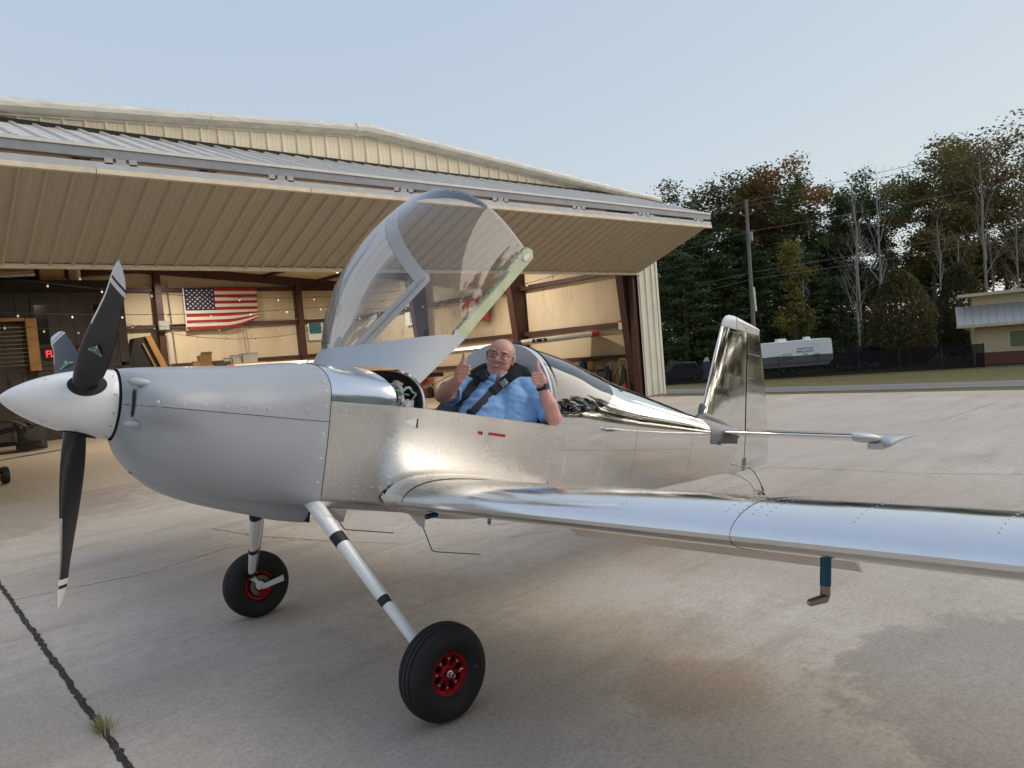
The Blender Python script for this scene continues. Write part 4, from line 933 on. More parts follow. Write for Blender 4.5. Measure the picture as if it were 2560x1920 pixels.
# panel, sub-panel, wiring
mb = MB(); pn = [BP(.50, t)*1 for t in np.linspace(.42, 1, 24)]; pn = [V(.50, p.y*.97, p.z*.92) for p in pn]; full = pn+[mir(p) for p in reversed(pn)]
mb.prism(full, (.012, 0, 0)); part(mb, 'instrument_panel', A['primer'])
mb = MB(); mb.prism([p*.985+V(.004, 0, 0) for p in full], (.003, 0, 0)); part(mb, 'panel_back', A['black_matte'])
mb = MB(); pn2 = [V(.08, p.y*.86, p.z*.86) for p in full]; mb.prism(pn2, (.01, 0, 0)); part(mb, 'sub_panel', A['black_matte'])
mb = MB(); mb.box((.40, -.33, .06), (.16, .22, .13)); mb.box((.42, -.1, .12), (.14, .2, .16)); mb.box((.40, -.42, -.05), (.12, .10, .10)); part(mb, 'avionics_box', A['black_satin'], smooth=False)
mb = MB(); mb.box((.452, -.487, .088), (.055, .003, .045)); part(mb, 'avionics_label', A['white_satin'], smooth=False)
M('wire_white', (.55, .55, .54), .5); M('wire_green', (.03, .32, .06), .5)
random.seed(8); mb = MB()
for i in range(26):
    y0 = -.47+random.uniform(-.02, .1); z0 = .03+random.uniform(-.04, .16); p = V(.335+random.uniform(0, .05), y0, z0); pts = [p]
    for k in range(6):
        p = p+V(random.uniform(-.012, .03), random.uniform(-.03, .03), random.uniform(-.045, .035)); p.y = min(max(p.y, -.51), -.34); p.z = min(max(p.z, -.03), .21); pts.append(p.copy())
    mb.tube(pts, random.uniform(.002, .0075), 5)
mb.tube([V(.37, -.46, .20), V(.40, -.47, .17), V(.41, -.48, .10), V(.40, -.48, .02)], .013, 8); mb.tube([V(.36, -.44, .17), V(.385, -.46, .205), V(.41, -.47, .19)], .011, 8)
part(mb, 'wire_bundle', A['wire_white'], kind='stuff')
mb = MB(); mb.tube([V(.35, -.475, .155), V(.40, -.49, .142), V(.44, -.495, .137)], .005, 6); part(mb, 'green_wire', A['wire_green'])
# ---- canopy, hinged at its front and swung up
CPHI = R(50.4); CXH, CZH = .246, .261
can = empty('canopy', parent=plane); can['label'] = 'clear bubble canopy tipped open on its front hinge'
can.matrix_local = Matrix.Translation(V(*OFF)) @ Matrix.Translation(V(CXH, 0, CZH)) @ Matrix.Rotation(-CPHI, 4, 'Y') @ Matrix.Translation(V(-CXH, 0, -CZH))
def Fb(t):     # base of the bubble on the skirt, t 0..pi from left rail over the top to the right
    c, s_ = math.cos(t), math.sin(t); n = 2.35
    return V(.36+.33*(1-s_)**1.05, -.562*abs(c)**(2/n)*(1 if c > 0 else -1), .085+.262*abs(s_)**(2/n))
def Ab(t):
    c, s_ = math.cos(t), math.sin(t); n = 2.75
    return V(1.5, -.548*abs(c)**(2/n)*(1 if c > 0 else -1), .05+.577*abs(s_)**(2/n))
def Cb(s, t):
    p0, p3 = Fb(t), Ab(t); st = math.sin(t); c = math.cos(t)
    p1 = p0+V(.30, -.03*c, .30*st+.0); p2 = p3+V(-.42, -.028*c, .055*st+.0)
    return p0*(1-s)**3+p1*3*s*(1-s)**2+p2*3*s*s*(1-s)+p3*s**3
tt = list(np.linspace(0, PI, 61))
mb = MB(); mb.grid([[Cb(s, t) for t in tt] for s in np.linspace(0, 1, 41)]); part(mb, 'canopy_bubble', A['plexi'], can, ang=80)
def Fs(t):     # front edge of skirt
    c, s_ = math.cos(t), math.sin(t); n = 2.45
    return V(.335-.10*s_**2, -.566*abs(c)**(2/n)*(1 if c > 0 else -1), .058+.248*abs(s_)**(2/n))
mb = MB()
def Sk(k, t):
    a, b = Fs(t), Fb(t)*1.0; b = b+V(0, -.006*math.cos(t), .006*math.sin(t)); q = a*(1-k)+b*k
    return q
mb.grid([[Sk(k, t) for t in tt] for k in np.linspace(0, 1, 9)]); sk = part(mb, 'canopy_skirt', A['primer_light'], can, label='pale grey fibreglass skirt round the front of the open canopy', ang=80)
for s_ in (-1, 1): mb = MB(); mb.add([V(.335, s_*.566, .058), V(.69, s_*.5685, .086), V(.73, s_*.569, .10), V(.735, s_*.569, .014)], [(0, 1, 2, 3)]); part(mb, 'skirt_side', A['primer_light'], sk, False)
mb = MB()      # aft bow band inside the plexiglass
mb.grid([[Cb(1-(.012+.083*min(1, max(0, (t-.45)/.75)))*k, t)+V(0, .004*math.cos(t), -.004*math.sin(t)) for t in tt] for k in (1, .5, 0)]); part(mb, 'canopy_bow', A['primer'], can, ang=80)
for s_ in (-1, 1):
    mb = MB(); y = s_*.553; mb.prism([V(.70, y, .015), V(1.50, y, -.01), V(1.53, y, .03), V(1.50, y, .075), V(.70, y, .095)], (0, s_*.010, 0)); rl = part(mb, 'canopy_rail', A['zinc_green'] if s_ < 0 else A['primer'], can, False)
    mb = MB(); mb.prism([V(.72, y-s_*.002, .05), V(1.47, y-s_*.002, .03), V(1.47, y-s_*.030, .03), V(.72, y-s_*.030, .05)], (0, 0, .008)); part(mb, 'rail_flange', A['primer'], rl, False)
    mb = MB()
    for k in range(17):
        x = .73+.76*k/16; mb.dome(V(x, y+s_*.0102, .088-.018*k/16), (0, s_, 0), .0045, .002)
        if k % 2: mb.dome(V(x, y+s_*.0102, .022-.022*k/16), (0, s_, 0), .0035, .002)
    part(mb, 'rail_screws', A['screw'] if s_ > 0 else A['steel_dark'], rl, kind='stuff')
    if s_ < 0:
        mb = MB(); mb.prism([V(1.43, y-.0105, .02), V(1.49, y-.0105, .012), V(1.495, y-.0105, .04), V(1.44, y-.0105, .052), V(1.42, y-.0105, .04)], (0, -.006, 0)); part(mb, 'latch_plate', A['steel'], rl, False)
mb = MB()
for k in range(30):
    t = PI*(k+.5)/30; p = Cb(.975, t); mb.dome(p+V(0, -.003*math.cos(t), .003*math.sin(t)), (0, -math.cos(t), math.sin(t)), .005, .003)
part(mb, 'bow_screws', A['screw'], can, kind='stuff')
# handle inside the bow
mb = MB(); c = Cb(.93, PI*.60); mb.tube([c+V(0, .0, -.01), c+V(-.05, 0, -.045), c+V(-.05, .07, -.06), c+V(0, .07, -.025)], .006, 6); part(mb, 'canopy_handle', A['primer'], can)
# gas strut
mb = MB(); mb.tube([V(.62, .50, .06), V(.86, .50, .30)], .009, 8); part(mb, 'canopy_strut', A['steel_dark'])
# ================================================================== THE PILOT
pilot = empty('person', (0, 0, 0), (0, TH, 0)); tag(pilot, 'smiling man in light blue shirt and glasses giving two thumbs up in the cockpit', 'person')
_inv = Matrix.Rotation(-TH, 3, 'Y')
IR, IU, IC = _inv @ _r2, _inv @ _u2, _inv @ (-_f)       # seen-from-the-front axes in aeroplane space
def sk_mat(name, col, rough=.5):
    mt, n, b = new_mat(name); b.inputs['Roughness'].default_value = rough
    f1 = noise(n, 14, 4, .6); f2 = noise(n, 90, 3, .6)
    c = ramp(n, f1, [(.3, tuple(k*.86 for k in col)), (.7, (min(1, col[0]*1.08), col[1]*1.02, col[2]*1.0))])
    n.links.new(c, b.inputs['Base Color']); b.inputs['Subsurface Weight'].default_value = .12; b.inputs['Subsurface Radius'].default_value = (.012, .004, .002); bump(n, b, f2, .15, .002); MATS[name] = mt; return mt
sk_mat('skin', (.64, .335, .27)); sk_mat('lip', (.42, .16, .13), .4); sk_mat('scalp', (.46, .33, .28), .6)
def cloth(name, col, sc=14, st=.5):
    mt, n, b = new_mat(name); b.inputs['Roughness'].default_value = .85; b.inputs['Specular IOR Level'].default_value = .2
    f1 = noise(n, sc, 3, .5, dist=.4, stretch=(1, 1, 2.2)); n.links.new(ramp(n, noise(n, 3, 4), [(.3, tuple(k*.92 for k in col)), (.7, col)]), b.inputs['Base Color'])
    bump(n, b, f1, st, .02); MATS[name] = mt; return mt
cloth('shirt_blue', (.26, .46, .78)); cloth('webbing', (.055, .057, .06), 60, .3)
class Blob(MB):
    def ball(s, c, r, sc=(1, 1, 1), axes=None):
        n0 = len(s.v); s.sphere((0, 0, 0), r, 18, 14, sc)
        ax = axes or (V(1, 0, 0), V(0, 1, 0), V(0, 0, 1))
        for i in range(n0, len(s.v)): p = s.v[i]; s.v[i] = tuple(Vector(c)+ax[0]*p[0]+ax[1]*p[1]+ax[2]*p[2])
        return s
    def cap(s, a, ra, b, rb, n=14):
        a, b = Vector(a), Vector(b); s.sphere(a, ra, n, 10); s.sphere(b, rb, n, 10); s.tube([a, b], [ra, rb], n); return s
    def chain(s, pts, n=12):
        for (a, ra), (b, rb) in zip(pts[:-1], pts[1:]): s.cap(a, ra, b, rb, n)
        return s
    def fuse(s, name, mats, vox, smooth=6, parent=None):
        me = s.mesh(name, mats); o = bpy.data.objects.new(name, me); COL.objects.link(o)
        m1 = o.modifiers.new('r', 'REMESH'); m1.mode = 'VOXEL'; m1.voxel_size = vox; m1.use_smooth_shade = True
        m2 = o.modifiers.new('s', 'SMOOTH'); m2.iterations = smooth; m2.factor = .5
        bpy.context.view_layer.update()
        me2 = bpy.data.meshes.new_from_object(o.evaluated_get(bpy.context.evaluated_depsgraph_get()))
        o.modifiers.clear(); o.data = me2; me2.materials.clear(); me2.materials.append(mats); me2.polygons.foreach_set('use_smooth', [True]*len(me2.polygons))
        if parent: o.parent = parent
        return o
def pp(o): o.location = OFF; return o
# joints
SHL, SHR = V(1.40, -.395, .255), V(1.135, -.10, .235)
ELL, WRL = V(1.445, -.615, .066), V(1.335, -.605, .252)
ELR, WRR = V(.855, -.235, .170), V(.835, -.42, .262)
NK = V(1.275, -.255, .285); HC = V(1.272, -.272, .452)
# head axes: tilted to the viewer's right, turned slightly to the viewer's left
ta = R(13); HR_ = IR*math.cos(ta)-IU*math.sin(ta); HU = IR*math.sin(ta)+IU*math.cos(ta); ya_ = R(10)
HF = (IC*math.cos(ya_)-HR_*math.sin(ya_)).normalized(); HR_ = HU.cross(HF).normalized()
def H(r_, u_, f_): return HC+HR_*r_+HU*u_+HF*f_
hax = (HR_, HU, HF)
bd = Blob()
bd.ball(H(0, .024, -.020), .090, (.96, 1.0, 1.08), hax); bd.ball(H(0, -.012, .0), .086, (.95, 1.0, .98), hax)     # cranium, face
bd.ball(H(0, -.050, .008), .072, (1.06, .86, .95), hax); bd.ball(H(0, -.082, .026), .044, (1.15, .72, .95), hax)   # jaw, chin
bd.ball(H(0, -.095, -.010), .058, (1.18, .66, 1.05), hax)                                   # double chin
for s_ in (-1, 1):
    bd.ball(H(s_*.036, -.028, .056), .030, (1.05, .85, .8), hax); bd.ball(H(s_*.046, -.056, .018), .032, (.95, 1.2, 1), hax)      # cheeks, jowls
    bd.ball(H(s_*.090, -.006, -.014), .029, (.30, 1.1, .62), hax); bd.ball(H(s_*.087, -.032, -.008), .012, (.5, 1., .7), hax)        # ears, lobes
    bd.ball(H(s_*.033, .026, .066), .020, (1.3, .5, .6), hax)                                # brow
    bd.ball(H(s_*.0145, -.030, .086), .0115, (1, .85, 1), hax)                             # nostrils
bd.chain([(H(0, .014, .078), .0105), (H(0, -.010, .091), .0130), (H(0, -.027, .099), .0155)])
bd.ball(H(0, -.066, .066), .018, (1.5, .5, .5), hax)
bd.cap(NK+V(-.01, 0, .02), .068, V(1.262, -.262, .385), .064)
bd.cap(NK+V(0, 0, -.05), .09, NK, .07)
# arms
bd.chain([(SHL, .052), (ELL*.5+SHL*.5, .054), (ELL, .050), (ELL*.55+WRL*.45+V(.004, -.004, 0), .049), (WRL, .029)])
bd.chain([(SHR, .052), (ELR*.5+SHR*.5, .056), (ELR, .051), (ELR*.55+WRR*.45, .047), (WRR, .030)])
def hand(W_, sgn, up, hc, s=1.0):
    # sgn +1: knuckles end to the viewer's right (his right hand); fist with the thumb up
    r_, u_, c_ = IR*sgn, up, IC
    def Q(a, b, c): return hc+(r_*a+u_*b+c_*c)*s
    bd.cap(W_, .029*s, Q(-.022, -.008, -.004), .030*s); bd.ball(Q(-.012, -.002, -.004), .039*s, (.85, 1.05, .62), (r_, u_, c_))
    for i in range(4):
        y = .031-.0205*i; L = (.044, .048, .045, .036)[i]; rr = (.0112, .0114, .0108, .0096)[i]
        bd.chain([(Q(-.026, y*.95, .012), rr*1.02*s), (Q(-.026+L+.012, y-.004, .021), rr*s), (Q(-.010+L*.55, y-.007, -.012), rr*.92*s), (Q(-.016, y-.006, -.006), rr*.8*s)], 10)
    bd.chain([(Q(-.026, .012, .0), .020*s), (Q(-.010, .044, .006), .0165*s), (Q(-.004, .073, .004), .0148*s), (Q(-.0075, .097, -.003), .0122*s)], 10)
upR = (IU*.98+IR*.12).normalized(); upL = (IU*.98-IR*.12).normalized()
HDR_ = WRR+IR*.026+IU*.048+IC*.01; HDL = WRL-IR*.022+IU*.052+IC*.012
hand(WRR, 1, upR, HDR_, 1.02); hand(WRL, -1, upL, HDL, 1.02)
body = pp(bd.fuse('body', A['skin'], .0034, 3, pilot))
# shirt
sh = Blob()
PV = V(1.02, -.285, -.26)
sh.chain([(PV, .19), (V(1.09, -.29, -.09), .195), (V(1.16, -.275, .06), .175)], 20)
sh.cap(V(1.16, -.275, .06), .17, V(1.225, -.262, .165), .13, 20)
sh.cap(SHL*.55+NK*.45+V(0, 0, -.035), .085, SHR*.55+NK*.45+V(0, 0, -.035), .085, 18)
sh.cap(SHL+V(0, .02, 0), .074, V(1.19, -.28, .10), .13, 18); sh.cap(SHR+V(.0, .01, 0), .074, V(1.17, -.26, .10), .13, 18)
sl_e = SHL*.30+ELL*.70; sr_e = SHR*.42+ELR*.58
sh.chain([(SHL, .076), (SHL*.6+ELL*.4, .078), (sl_e, .076)], 18); sh.chain([(SHR, .076), (SHR*.6+ELR*.4, .078), (sr_e, .074)], 18)
sh.cap(V(1.19, -.33, .0), .12, V(1.10, -.34, -.15), .15); sh.cap(V(1.30, -.385, .16), .105, V(1.24, -.40, -.10), .135); sh.cap(V(1.30, -.385, .16), .10, V(1.36, -.44, .02), .09)
shirt = pp(sh.fuse('shirt', A['shirt_blue'], .008, 6, pilot))
random.seed(3)
from mathutils.bvhtree import BVHTree
# folds pressed into the shirt
from mathutils import noise as mn
me = shirt.data; nv = [v.normal.copy() for v in me.vertices]
for v, q in zip(me.vertices, nv):
    p = v.co; a = mn.noise(Vector((p.x*9, p.y*9, p.z*22)))+.6*mn.noise(Vector((p.x*20+5, p.y*20, p.z*34))); v.co = p+q*(a*.011)
# cut the sleeve ends flat by pulling back: cuffs
for e, (a, b), rr in ((sl_e, (SHL, ELL), .072), (sr_e, (SHR, ELR), .070)):
    d = (b-a).normalized(); mb = MB(); mb.lathe([(rr*.98, -.012), (rr*1.10, .035), (rr*1.13, .052), (rr*1.06, .053), (rr*.95, .03)], 24, e, d); pp(mb.build('cuff', A['shirt_blue'], pilot, True))
# collar
for s_ in (-1, 1):
    mb = MB(); pts_o, pts_i = [], []
    for k in np.linspace(0, 1, 9):
        a = R(8+150*k)*s_; d = (IC*math.cos(a)+IR*math.sin(a)); c0 = NK+IU*(.03+.02*k)+IC*.005
        pts_i.append(c0+d*(.074)+IU*.018); pts_o.append(c0+d*(.098-.012*k)-IU*(.032-.020*k))
    mb.grid([pts_i, pts_o])
    col_ = pp(mb.build('collar', A['shirt_blue'], pilot, True, 80)); col_.modifiers.new('t', 'SOLIDIFY').thickness = .004
# seams over the chest: harness webbing laid on the shirt
bvh = BVHTree.FromPolygons([v.co.copy() for v in me.vertices], [tuple(p.vertices) for p in me.polygons])
def onchest(p, lift):
    h = bvh.ray_cast(p+IC*.6, -IC)
    return (h[0] if h[0] is not None else p)+IC*lift
def strap(pts, w_, th, name, mname, lift=.004, parent=None):
    P = []
    for (a, b) in zip(pts[:-1], pts[1:]):
        for k in range(6): P.append(a+(b-a)*k/6)
    P.append(pts[-1]); C_ = [onchest(p, lift) for p in P]
    for _ in range(4): C_ = [C_[0]]+[(C_[i-1]+C_[i]*2+C_[i+1])/4 for i in range(1, len(C_)-1)]+[C_[-1]]
    rg = []
    for i, p in enumerate(C_):
        d = (C_[min(i+1, len(C_)-1)]-C_[max(i-1, 0)]).normalized(); s_ = d.cross(IC).normalized(); n_ = s_.cross(d).normalized()
        if n_.dot(IC) < 0: n_ = -n_
        rg.append([p-s_*w_/2, p-s_*w_/2+n_*th, p+s_*w_/2+n_*th, p+s_*w_/2])
    return MB().loft(rg, True, True, True).build(name, A[mname], parent, True, 50), C_
def at_px(px, py, depth): return V(*OFF)*0 + (_inv @ ((CAM_POS+(_f+_r2*((px-1280)/1808.57)-_u2*((py-960)/1808.57))*depth)))-V(*OFF)
har = empty('harness', (0, 0, 0), (0, TH, 0)); tag(har, 'dark grey shoulder harness with padded straps worn over the blue shirt', 'harness')
D0 = 4.50
S1 = [at_px(*p, D0) for p in ((1222, 930), (1203, 943), (1180, 963), (1160, 990), (1148, 1014), (1140, 1040))]
S2 = [at_px(*p, D0) for p in ((1306, 922), (1284, 936), (1258, 955), (1232, 978), (1205, 1006), (1180, 1032), (1165, 1052))]
for S in (S1, S2):
    o, C_ = strap(S, .046, .004, 'webbing', 'webbing', .006, har); pp(o)
    o, _ = strap([S[0]+(S[1]-S[0])*.3, S[1], S[2], S[3]], .062, .016, 'shoulder_pad', 'webbing', .010, har); pp(o)
    for k in (3, -2):
        c = onchest(S[k], .022); d = (S[k]-S[k-1]).normalized(); sd_ = d.cross(IC).normalized()
        Mx = Matrix((sd_, d, IC)).transposed(); pp(MB().box(c, (.062, .030, .016), Mx).box(c+IC*.008, (.05, .010, .012), Mx).build('buckle', A['black_satin'], har))
c = onchest(at_px(1253, 962, D0), .034); ux = S2[1]-S2[3]; ux = (ux-IC*ux.dot(IC)).normalized(); uy = IC.cross(ux).normalized()
pp(MB().box(c, (.088, .036, .003), Matrix((ux, uy, IC)).transposed()).build('harness_label', A['white_satin'], har))
o = text_obj('HOOKER', 'label_lettering', A['black_vinyl'], .019, Matrix.Translation(V(*OFF)) @ frame(c-ux*.040+uy*.001+IC*.0022, ux, uy), har, .0004, .95, 'LEFT', .0004)
o = text_obj('HARNESS', 'label_lettering', A['black_vinyl'], .015, Matrix.Translation(V(*OFF)) @ frame(c-ux*.032-uy*.014+IC*.0022, ux, uy), har, .0004, .95, 'LEFT', .0003)
# face details
for s_ in (-1, 1):
    eye = pp(Blob().ball(H(s_*.0345, .0035, .0750), .0112, (1.12, .32, .6), hax).build('eye', M('eye_white', (.62, .58, .55), .25, var=0), pilot, True))
    Blob().ball(H(s_*.0345-.001, .0032, .0805), .0044, (1, .75, .5), hax).build('iris', M('iris', (.03, .035, .04), .15, var=0), eye, True)
for s_ in (-1, 1):
    mb = MB()
    for off, rr in ((.0066, .0036), (-.0046, .0028)):
        mb.tube([H(s_*.0345+x, .0035+off-abs(x)*.25*(1 if off > 0 else -1), .0815-abs(x)*.25) for x in np.linspace(-.017, .017, 7)], [.001, rr*.8, rr, rr, rr, rr*.8, .001], 6)
    pp(mb.build('eyelid', A['skin'], pilot, True))
for s_ in (-1, 1):
    mb = MB(); mb.tube([H(s_*.0345+x, .0275-abs(x-.004*s_)*.22, .0865-abs(x)*.4) for x in np.linspace(-.021, .021, 7)], [.001, .0022, .0026, .0026, .0026, .0022, .001], 6)
    pp(mb.build('eyebrow', M('brow_hair', (.36, .24, .19), .8), pilot, True))
# smile: dark mouth, teeth, lips
def mouth(x, dv): k = (x/.033); return H(x, -.0615+.0125*k*k+dv*(1-k*k), .0905-.026*k*k)
xs_ = list(np.linspace(-.033, .033, 11))
pp(MB().grid([[mouth(x, .0008)+HF*.001 for x in xs_], [mouth(x, -.0115)+HF*.001 for x in xs_]]).build('mouth', M('mouth_dark', (.06, .015, .012), .6), pilot))
tx = [x*.86 for x in xs_]
pp(MB().grid([[mouth(x, .0004)+HF*.0026 for x in tx], [mouth(x, -.0080)+HF*.0022 for x in tx]]).build('teeth', M('tooth', (.72, .68, .60), .25, var=.03), pilot))
mb = MB(); mb.tube([mouth(x, .0016)+HF*.0012 for x in xs_], [.0008]+[.0026]*9+[.0008], 6); mb.tube([mouth(x, -.0128)+HF*.0016 for x in xs_], [.0008]+[.0034]*9+[.0008], 6); pp(mb.build('lips', A['lip'], pilot, True))
# close-cropped hair round the back and sides
hb = Blob(); hb.ball(H(0, .026, -.024), .0905, (.975, 1.0, 1.06), hax); hair = hb.build('hair', A['scalp'], pilot, True)
bm = bmesh.new(); bm.from_mesh(hair.data)
bmesh.ops.delete(bm, geom=[v for v in bm.verts if (v.co-HC).dot(HF) > .024+.30*(.10-abs((v.co-HC).dot(HR_))) or (v.co-HC).dot(HU) < -.045], context='VERTS'); bm.to_mesh(hair.data); bm.free(); pp(hair)
# glasses
gl = empty('glasses', (0, 0, 0), (0, TH, 0)); tag(gl, 'black rectangular framed glasses on the face of the man', 'glasses')
for s_ in (-1, 1):
    ring = [H(s_*.0365+.0305*abs(math.cos(a))**.35*(1 if math.cos(a) > 0 else -1), .000+.0200*abs(math.sin(a))**.35*(1 if math.sin(a) > 0 else -1)+.001*s_*0, 1*.1005-.55*abs(s_*.0365+.0305*math.cos(a))**2.0) for a in np.linspace(0, 2*PI, 33)]
    pp(MB().tube(ring, .0023, 6, False).build('rim_frame', A['black_satin'], gl, True)); pp(MB().add(ring[:-1], [tuple(range(32))]).build('lens', A['lens'], gl))
    pp(MB().tube([H(s_*.0665, .009, .0985), H(s_*.090, .007, .06), H(s_*.0935, .004, -.01)], .0024, 6).build('temple', A['black_satin'], gl, True))
pp(MB().tube([H(-.0075, .007, .1005), H(0, .0095, .1025), H(.0075, .007, .1005)], .0024, 6).build('bridge', A['black_satin'], gl, True))
# watch on his left wrist
d = (HDL-WRL).normalized(); wt = empty('wristwatch', (0, 0, 0), (0, TH, 0)); tag(wt, 'black watch on the left wrist of the man', 'watch')
wc = WRL-d*.004; pp(MB().lathe([(.0325, -.010), (.0355, -.010), (.0355, .010), (.0325, .010)], 28, wc, d).build('watch_strap', A['black_matte'], wt, True))
sd_ = (IR*.8+IC*.6); sd_ = (sd_-d*sd_.dot(d)).normalized(); pp(MB().lathe([(.001, .010), (.018, .010), (.020, .006), (.020, -.002), (.0, -.002)], 20, wc+sd_*.034, sd_).build('watch_case', A['black_satin'], wt, True))
# trousers, mostly below the rail
tr_ = Blob(); tr_.chain([(V(.98, -.36, -.30), .10), (V(.62, -.40, -.22), .085), (V(.42, -.40, -.36), .065)]); tr_.chain([(V(.98, -.20, -.30), .10), (V(.62, -.18, -.22), .085), (V(.42, -.17, -.36), .065)])
cloth('denim', (.05, .06, .09)); pp(tr_.fuse('trousers', A['denim'], .012, 4, pilot))

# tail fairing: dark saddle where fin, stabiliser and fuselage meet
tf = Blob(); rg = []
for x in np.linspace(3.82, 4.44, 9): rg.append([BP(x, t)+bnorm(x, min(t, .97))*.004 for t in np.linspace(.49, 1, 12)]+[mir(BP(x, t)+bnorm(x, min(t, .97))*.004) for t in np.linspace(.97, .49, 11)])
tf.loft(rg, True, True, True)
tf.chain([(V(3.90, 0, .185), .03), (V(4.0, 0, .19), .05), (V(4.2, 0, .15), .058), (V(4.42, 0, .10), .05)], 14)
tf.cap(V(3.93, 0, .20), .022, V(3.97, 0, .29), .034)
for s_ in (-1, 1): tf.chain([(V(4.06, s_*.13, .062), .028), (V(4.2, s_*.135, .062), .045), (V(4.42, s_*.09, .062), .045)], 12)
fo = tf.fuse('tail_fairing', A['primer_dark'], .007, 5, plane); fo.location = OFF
# ================================================================== INSIDE THE HANGAR
M('canton_blue', (.012, .016, .06), .8, var=.1); M('flag_red', (.30, .012, .025), .8, var=.1); M('flag_white', (.62, .57, .48), .8, var=.06)
flag = empty('flag', (8.07, 26.86, 3.6)); tag(flag, 'large American flag hung on the beige back wall of the hangar', 'flag')
FW, FH = 3.02, 1.69
def FP(u_, v_):      # u along, v down
    sag = .06*u_*v_; lift = max(0, (u_-.55)/.45)**1.5*max(0, (v_-.55)/.45)**1.2
    return V(u_*FW*(1-.015*v_)+.0, -.03-.025*math.sin(u_*9+v_*3)*v_-.10*lift, FH*(1-v_)-.02*math.sin(PI*u_)*0+lift*.42)
sw_ = FH/13
for i in range(13):
    u0 = .40 if i < 7 else 0.0
    MB().grid([[FP(u0+(1-u0)*k/24, (i+j*1.0)/13) for k in range(25)] for j in (0, .5, 1)]).build('stripe', A['flag_red'] if i % 2 == 0 else A['flag_white'], flag, True, 80)
MB().grid([[FP(.40*k/8, 7/13*j/5) for k in range(9)] for j in range(6)]).build('canton', A['canton_blue'], flag, True, 80)
mb = MB()
for r_ in range(9):
    for c_ in range(6 if r_ % 2 == 0 else 5):
        u_ = .40*((c_*2+1+(r_ % 2))/12); v_ = 7/13*(r_+1)/10; p = FP(u_, v_)+V(0, -.012, 0)
        mb.add([p+V(math.sin(k*PI/5)*(.048 if k % 2 == 0 else .019), 0, math.cos(k*PI/5)*(.048 if k % 2 == 0 else .019)) for k in range(10)], [tuple(range(10))])
mb.build('stars', A['flag_white'], flag)['kind'] = 'stuff'
MB().box2((-.05, -.035, -.02), (.0, -.02, FH)).build('hoist_band', A['flag_white'], flag)
# electrical box and conduits
eb_ = empty('electrical_box', (7.06, 26.62, 3.62)); tag(eb_, 'grey electrical box on the steel column left of the flag', 'box')
MB().box2((-.16, -.14, 0), (.22, .0, .36)).build('case', M('box_grey', (.28, .28, .27), .5), eb_); MB().box2((-.14, -.15, .02), (.20, -.142, .34)).build('cover', A['box_grey'], eb_)
for i, pth in enumerate(([(7.20, 26.6, 3.62), (7.2, 26.6, .3)], [(7.5, 26.98, 5.6), (7.62, 26.98, 0.2)], [(10.2, 26.9, 5.9), (10.55, 26.9, .3)], [(7.3, 26.85, 3.86), (13.0, 26.85, 3.9)])):
    tag(MB().tube([V(*p) for p in pth], .022, 6).build('conduit', A['box_grey']), ('grey conduit dropping from the electrical box', 'thin grey conduit up the back wall left of the flag', 'thin grey conduit up the back wall right of the flag', 'grey conduit along the wall girt behind the flag')[i], 'conduit')
# dark board-and-batten office built inside
M('siding_dark', (.050, .048, .044), .6, var=.15, scale=3); M('fascia_black', (.012, .010, .009), .6); M('win_dark', (.015, .015, .016), .15, var=0); M('timber', (.36, .19, .06), .5, var=.2, scale=5, stretch=(1, 1, .2))
off = empty('office', (0, 24, 0)); tag(off, 'dark board and batten office built inside the hangar at the left', 'building')
wl0 = MB().box2((-2.9, .06, 0), (4.95, 3, 5.0)).build('wall', A['siding_dark'], off)
for k in range(20):
    x = -2.85+k*.4
    MB().box2((x, .02, 2.42), (x+.385, .06, 4.85)).build('board', A['siding_dark'], wl0); MB().box2((x, .02, .02), (x+.385, .06, 2.28)).build('board', A['siding_dark'], wl0)
MB().box2((-2.9, -.02, 2.29), (4.98, .055, 2.41)).build('band_board', A['siding_dark'], off); MB().box2((-2.9, -.22, 4.86), (5.05, .06, 5.22)).build('fascia', A['fascia_black'], off)
MB().box2((4.85, -.02, 0), (5.0, .05, 4.85)).build('corner_board', A['siding_dark'], off)
for x in (.45, 2.35, 4.05):
    wd = MB().box2((x, -.03, 3.02), (x+.55, .012, 4.55)).build('window', A['siding_dark'], off); MB().box2((x+.10, -.036, 3.14), (x+.45, -.032, 4.43)).build('pane', A['win_dark'], wd)
# timber balustrade with cables
bal = empty('balustrade', (0, 23.7, 0)); tag(bal, 'timber framed cable balustrade left of the red neon sign', 'railing')
MB().box2((2.12, -.12, 2.30), (2.42, .1, 3.98)).build('post', A['timber'], bal); MB().box2((.2, -.12, 3.90), (2.1, .1, 4.0)).build('top_rail', A['timber'], bal)
for k in range(10): MB().tube([V(.2, 0, 2.5+.135*k), V(2.12, 0, 2.5+.135*k)], .012, 5).build('cable', A['steel'], bal)
# neon sign
M('neon_red', (.9, .05, .06), .4, var=0, emit=(1, .02, .03), es=.5)
sg = empty('neon_sign', (2.62, 23.9, 2.70)); tag(sg, 'red neon sign reading FLY DELTA on the dark office wall', 'sign')
MB().box2((-.06, .02, -.05), (1.55, .06, .33)).build('backing', A['fascia_black'], sg)
text_obj('FLY DELTA', 'lettering', A['neon_red'], .31, frame(V(0, .0, .02), (1, 0, 0), (0, 0, 1)), sg, .012, .86)
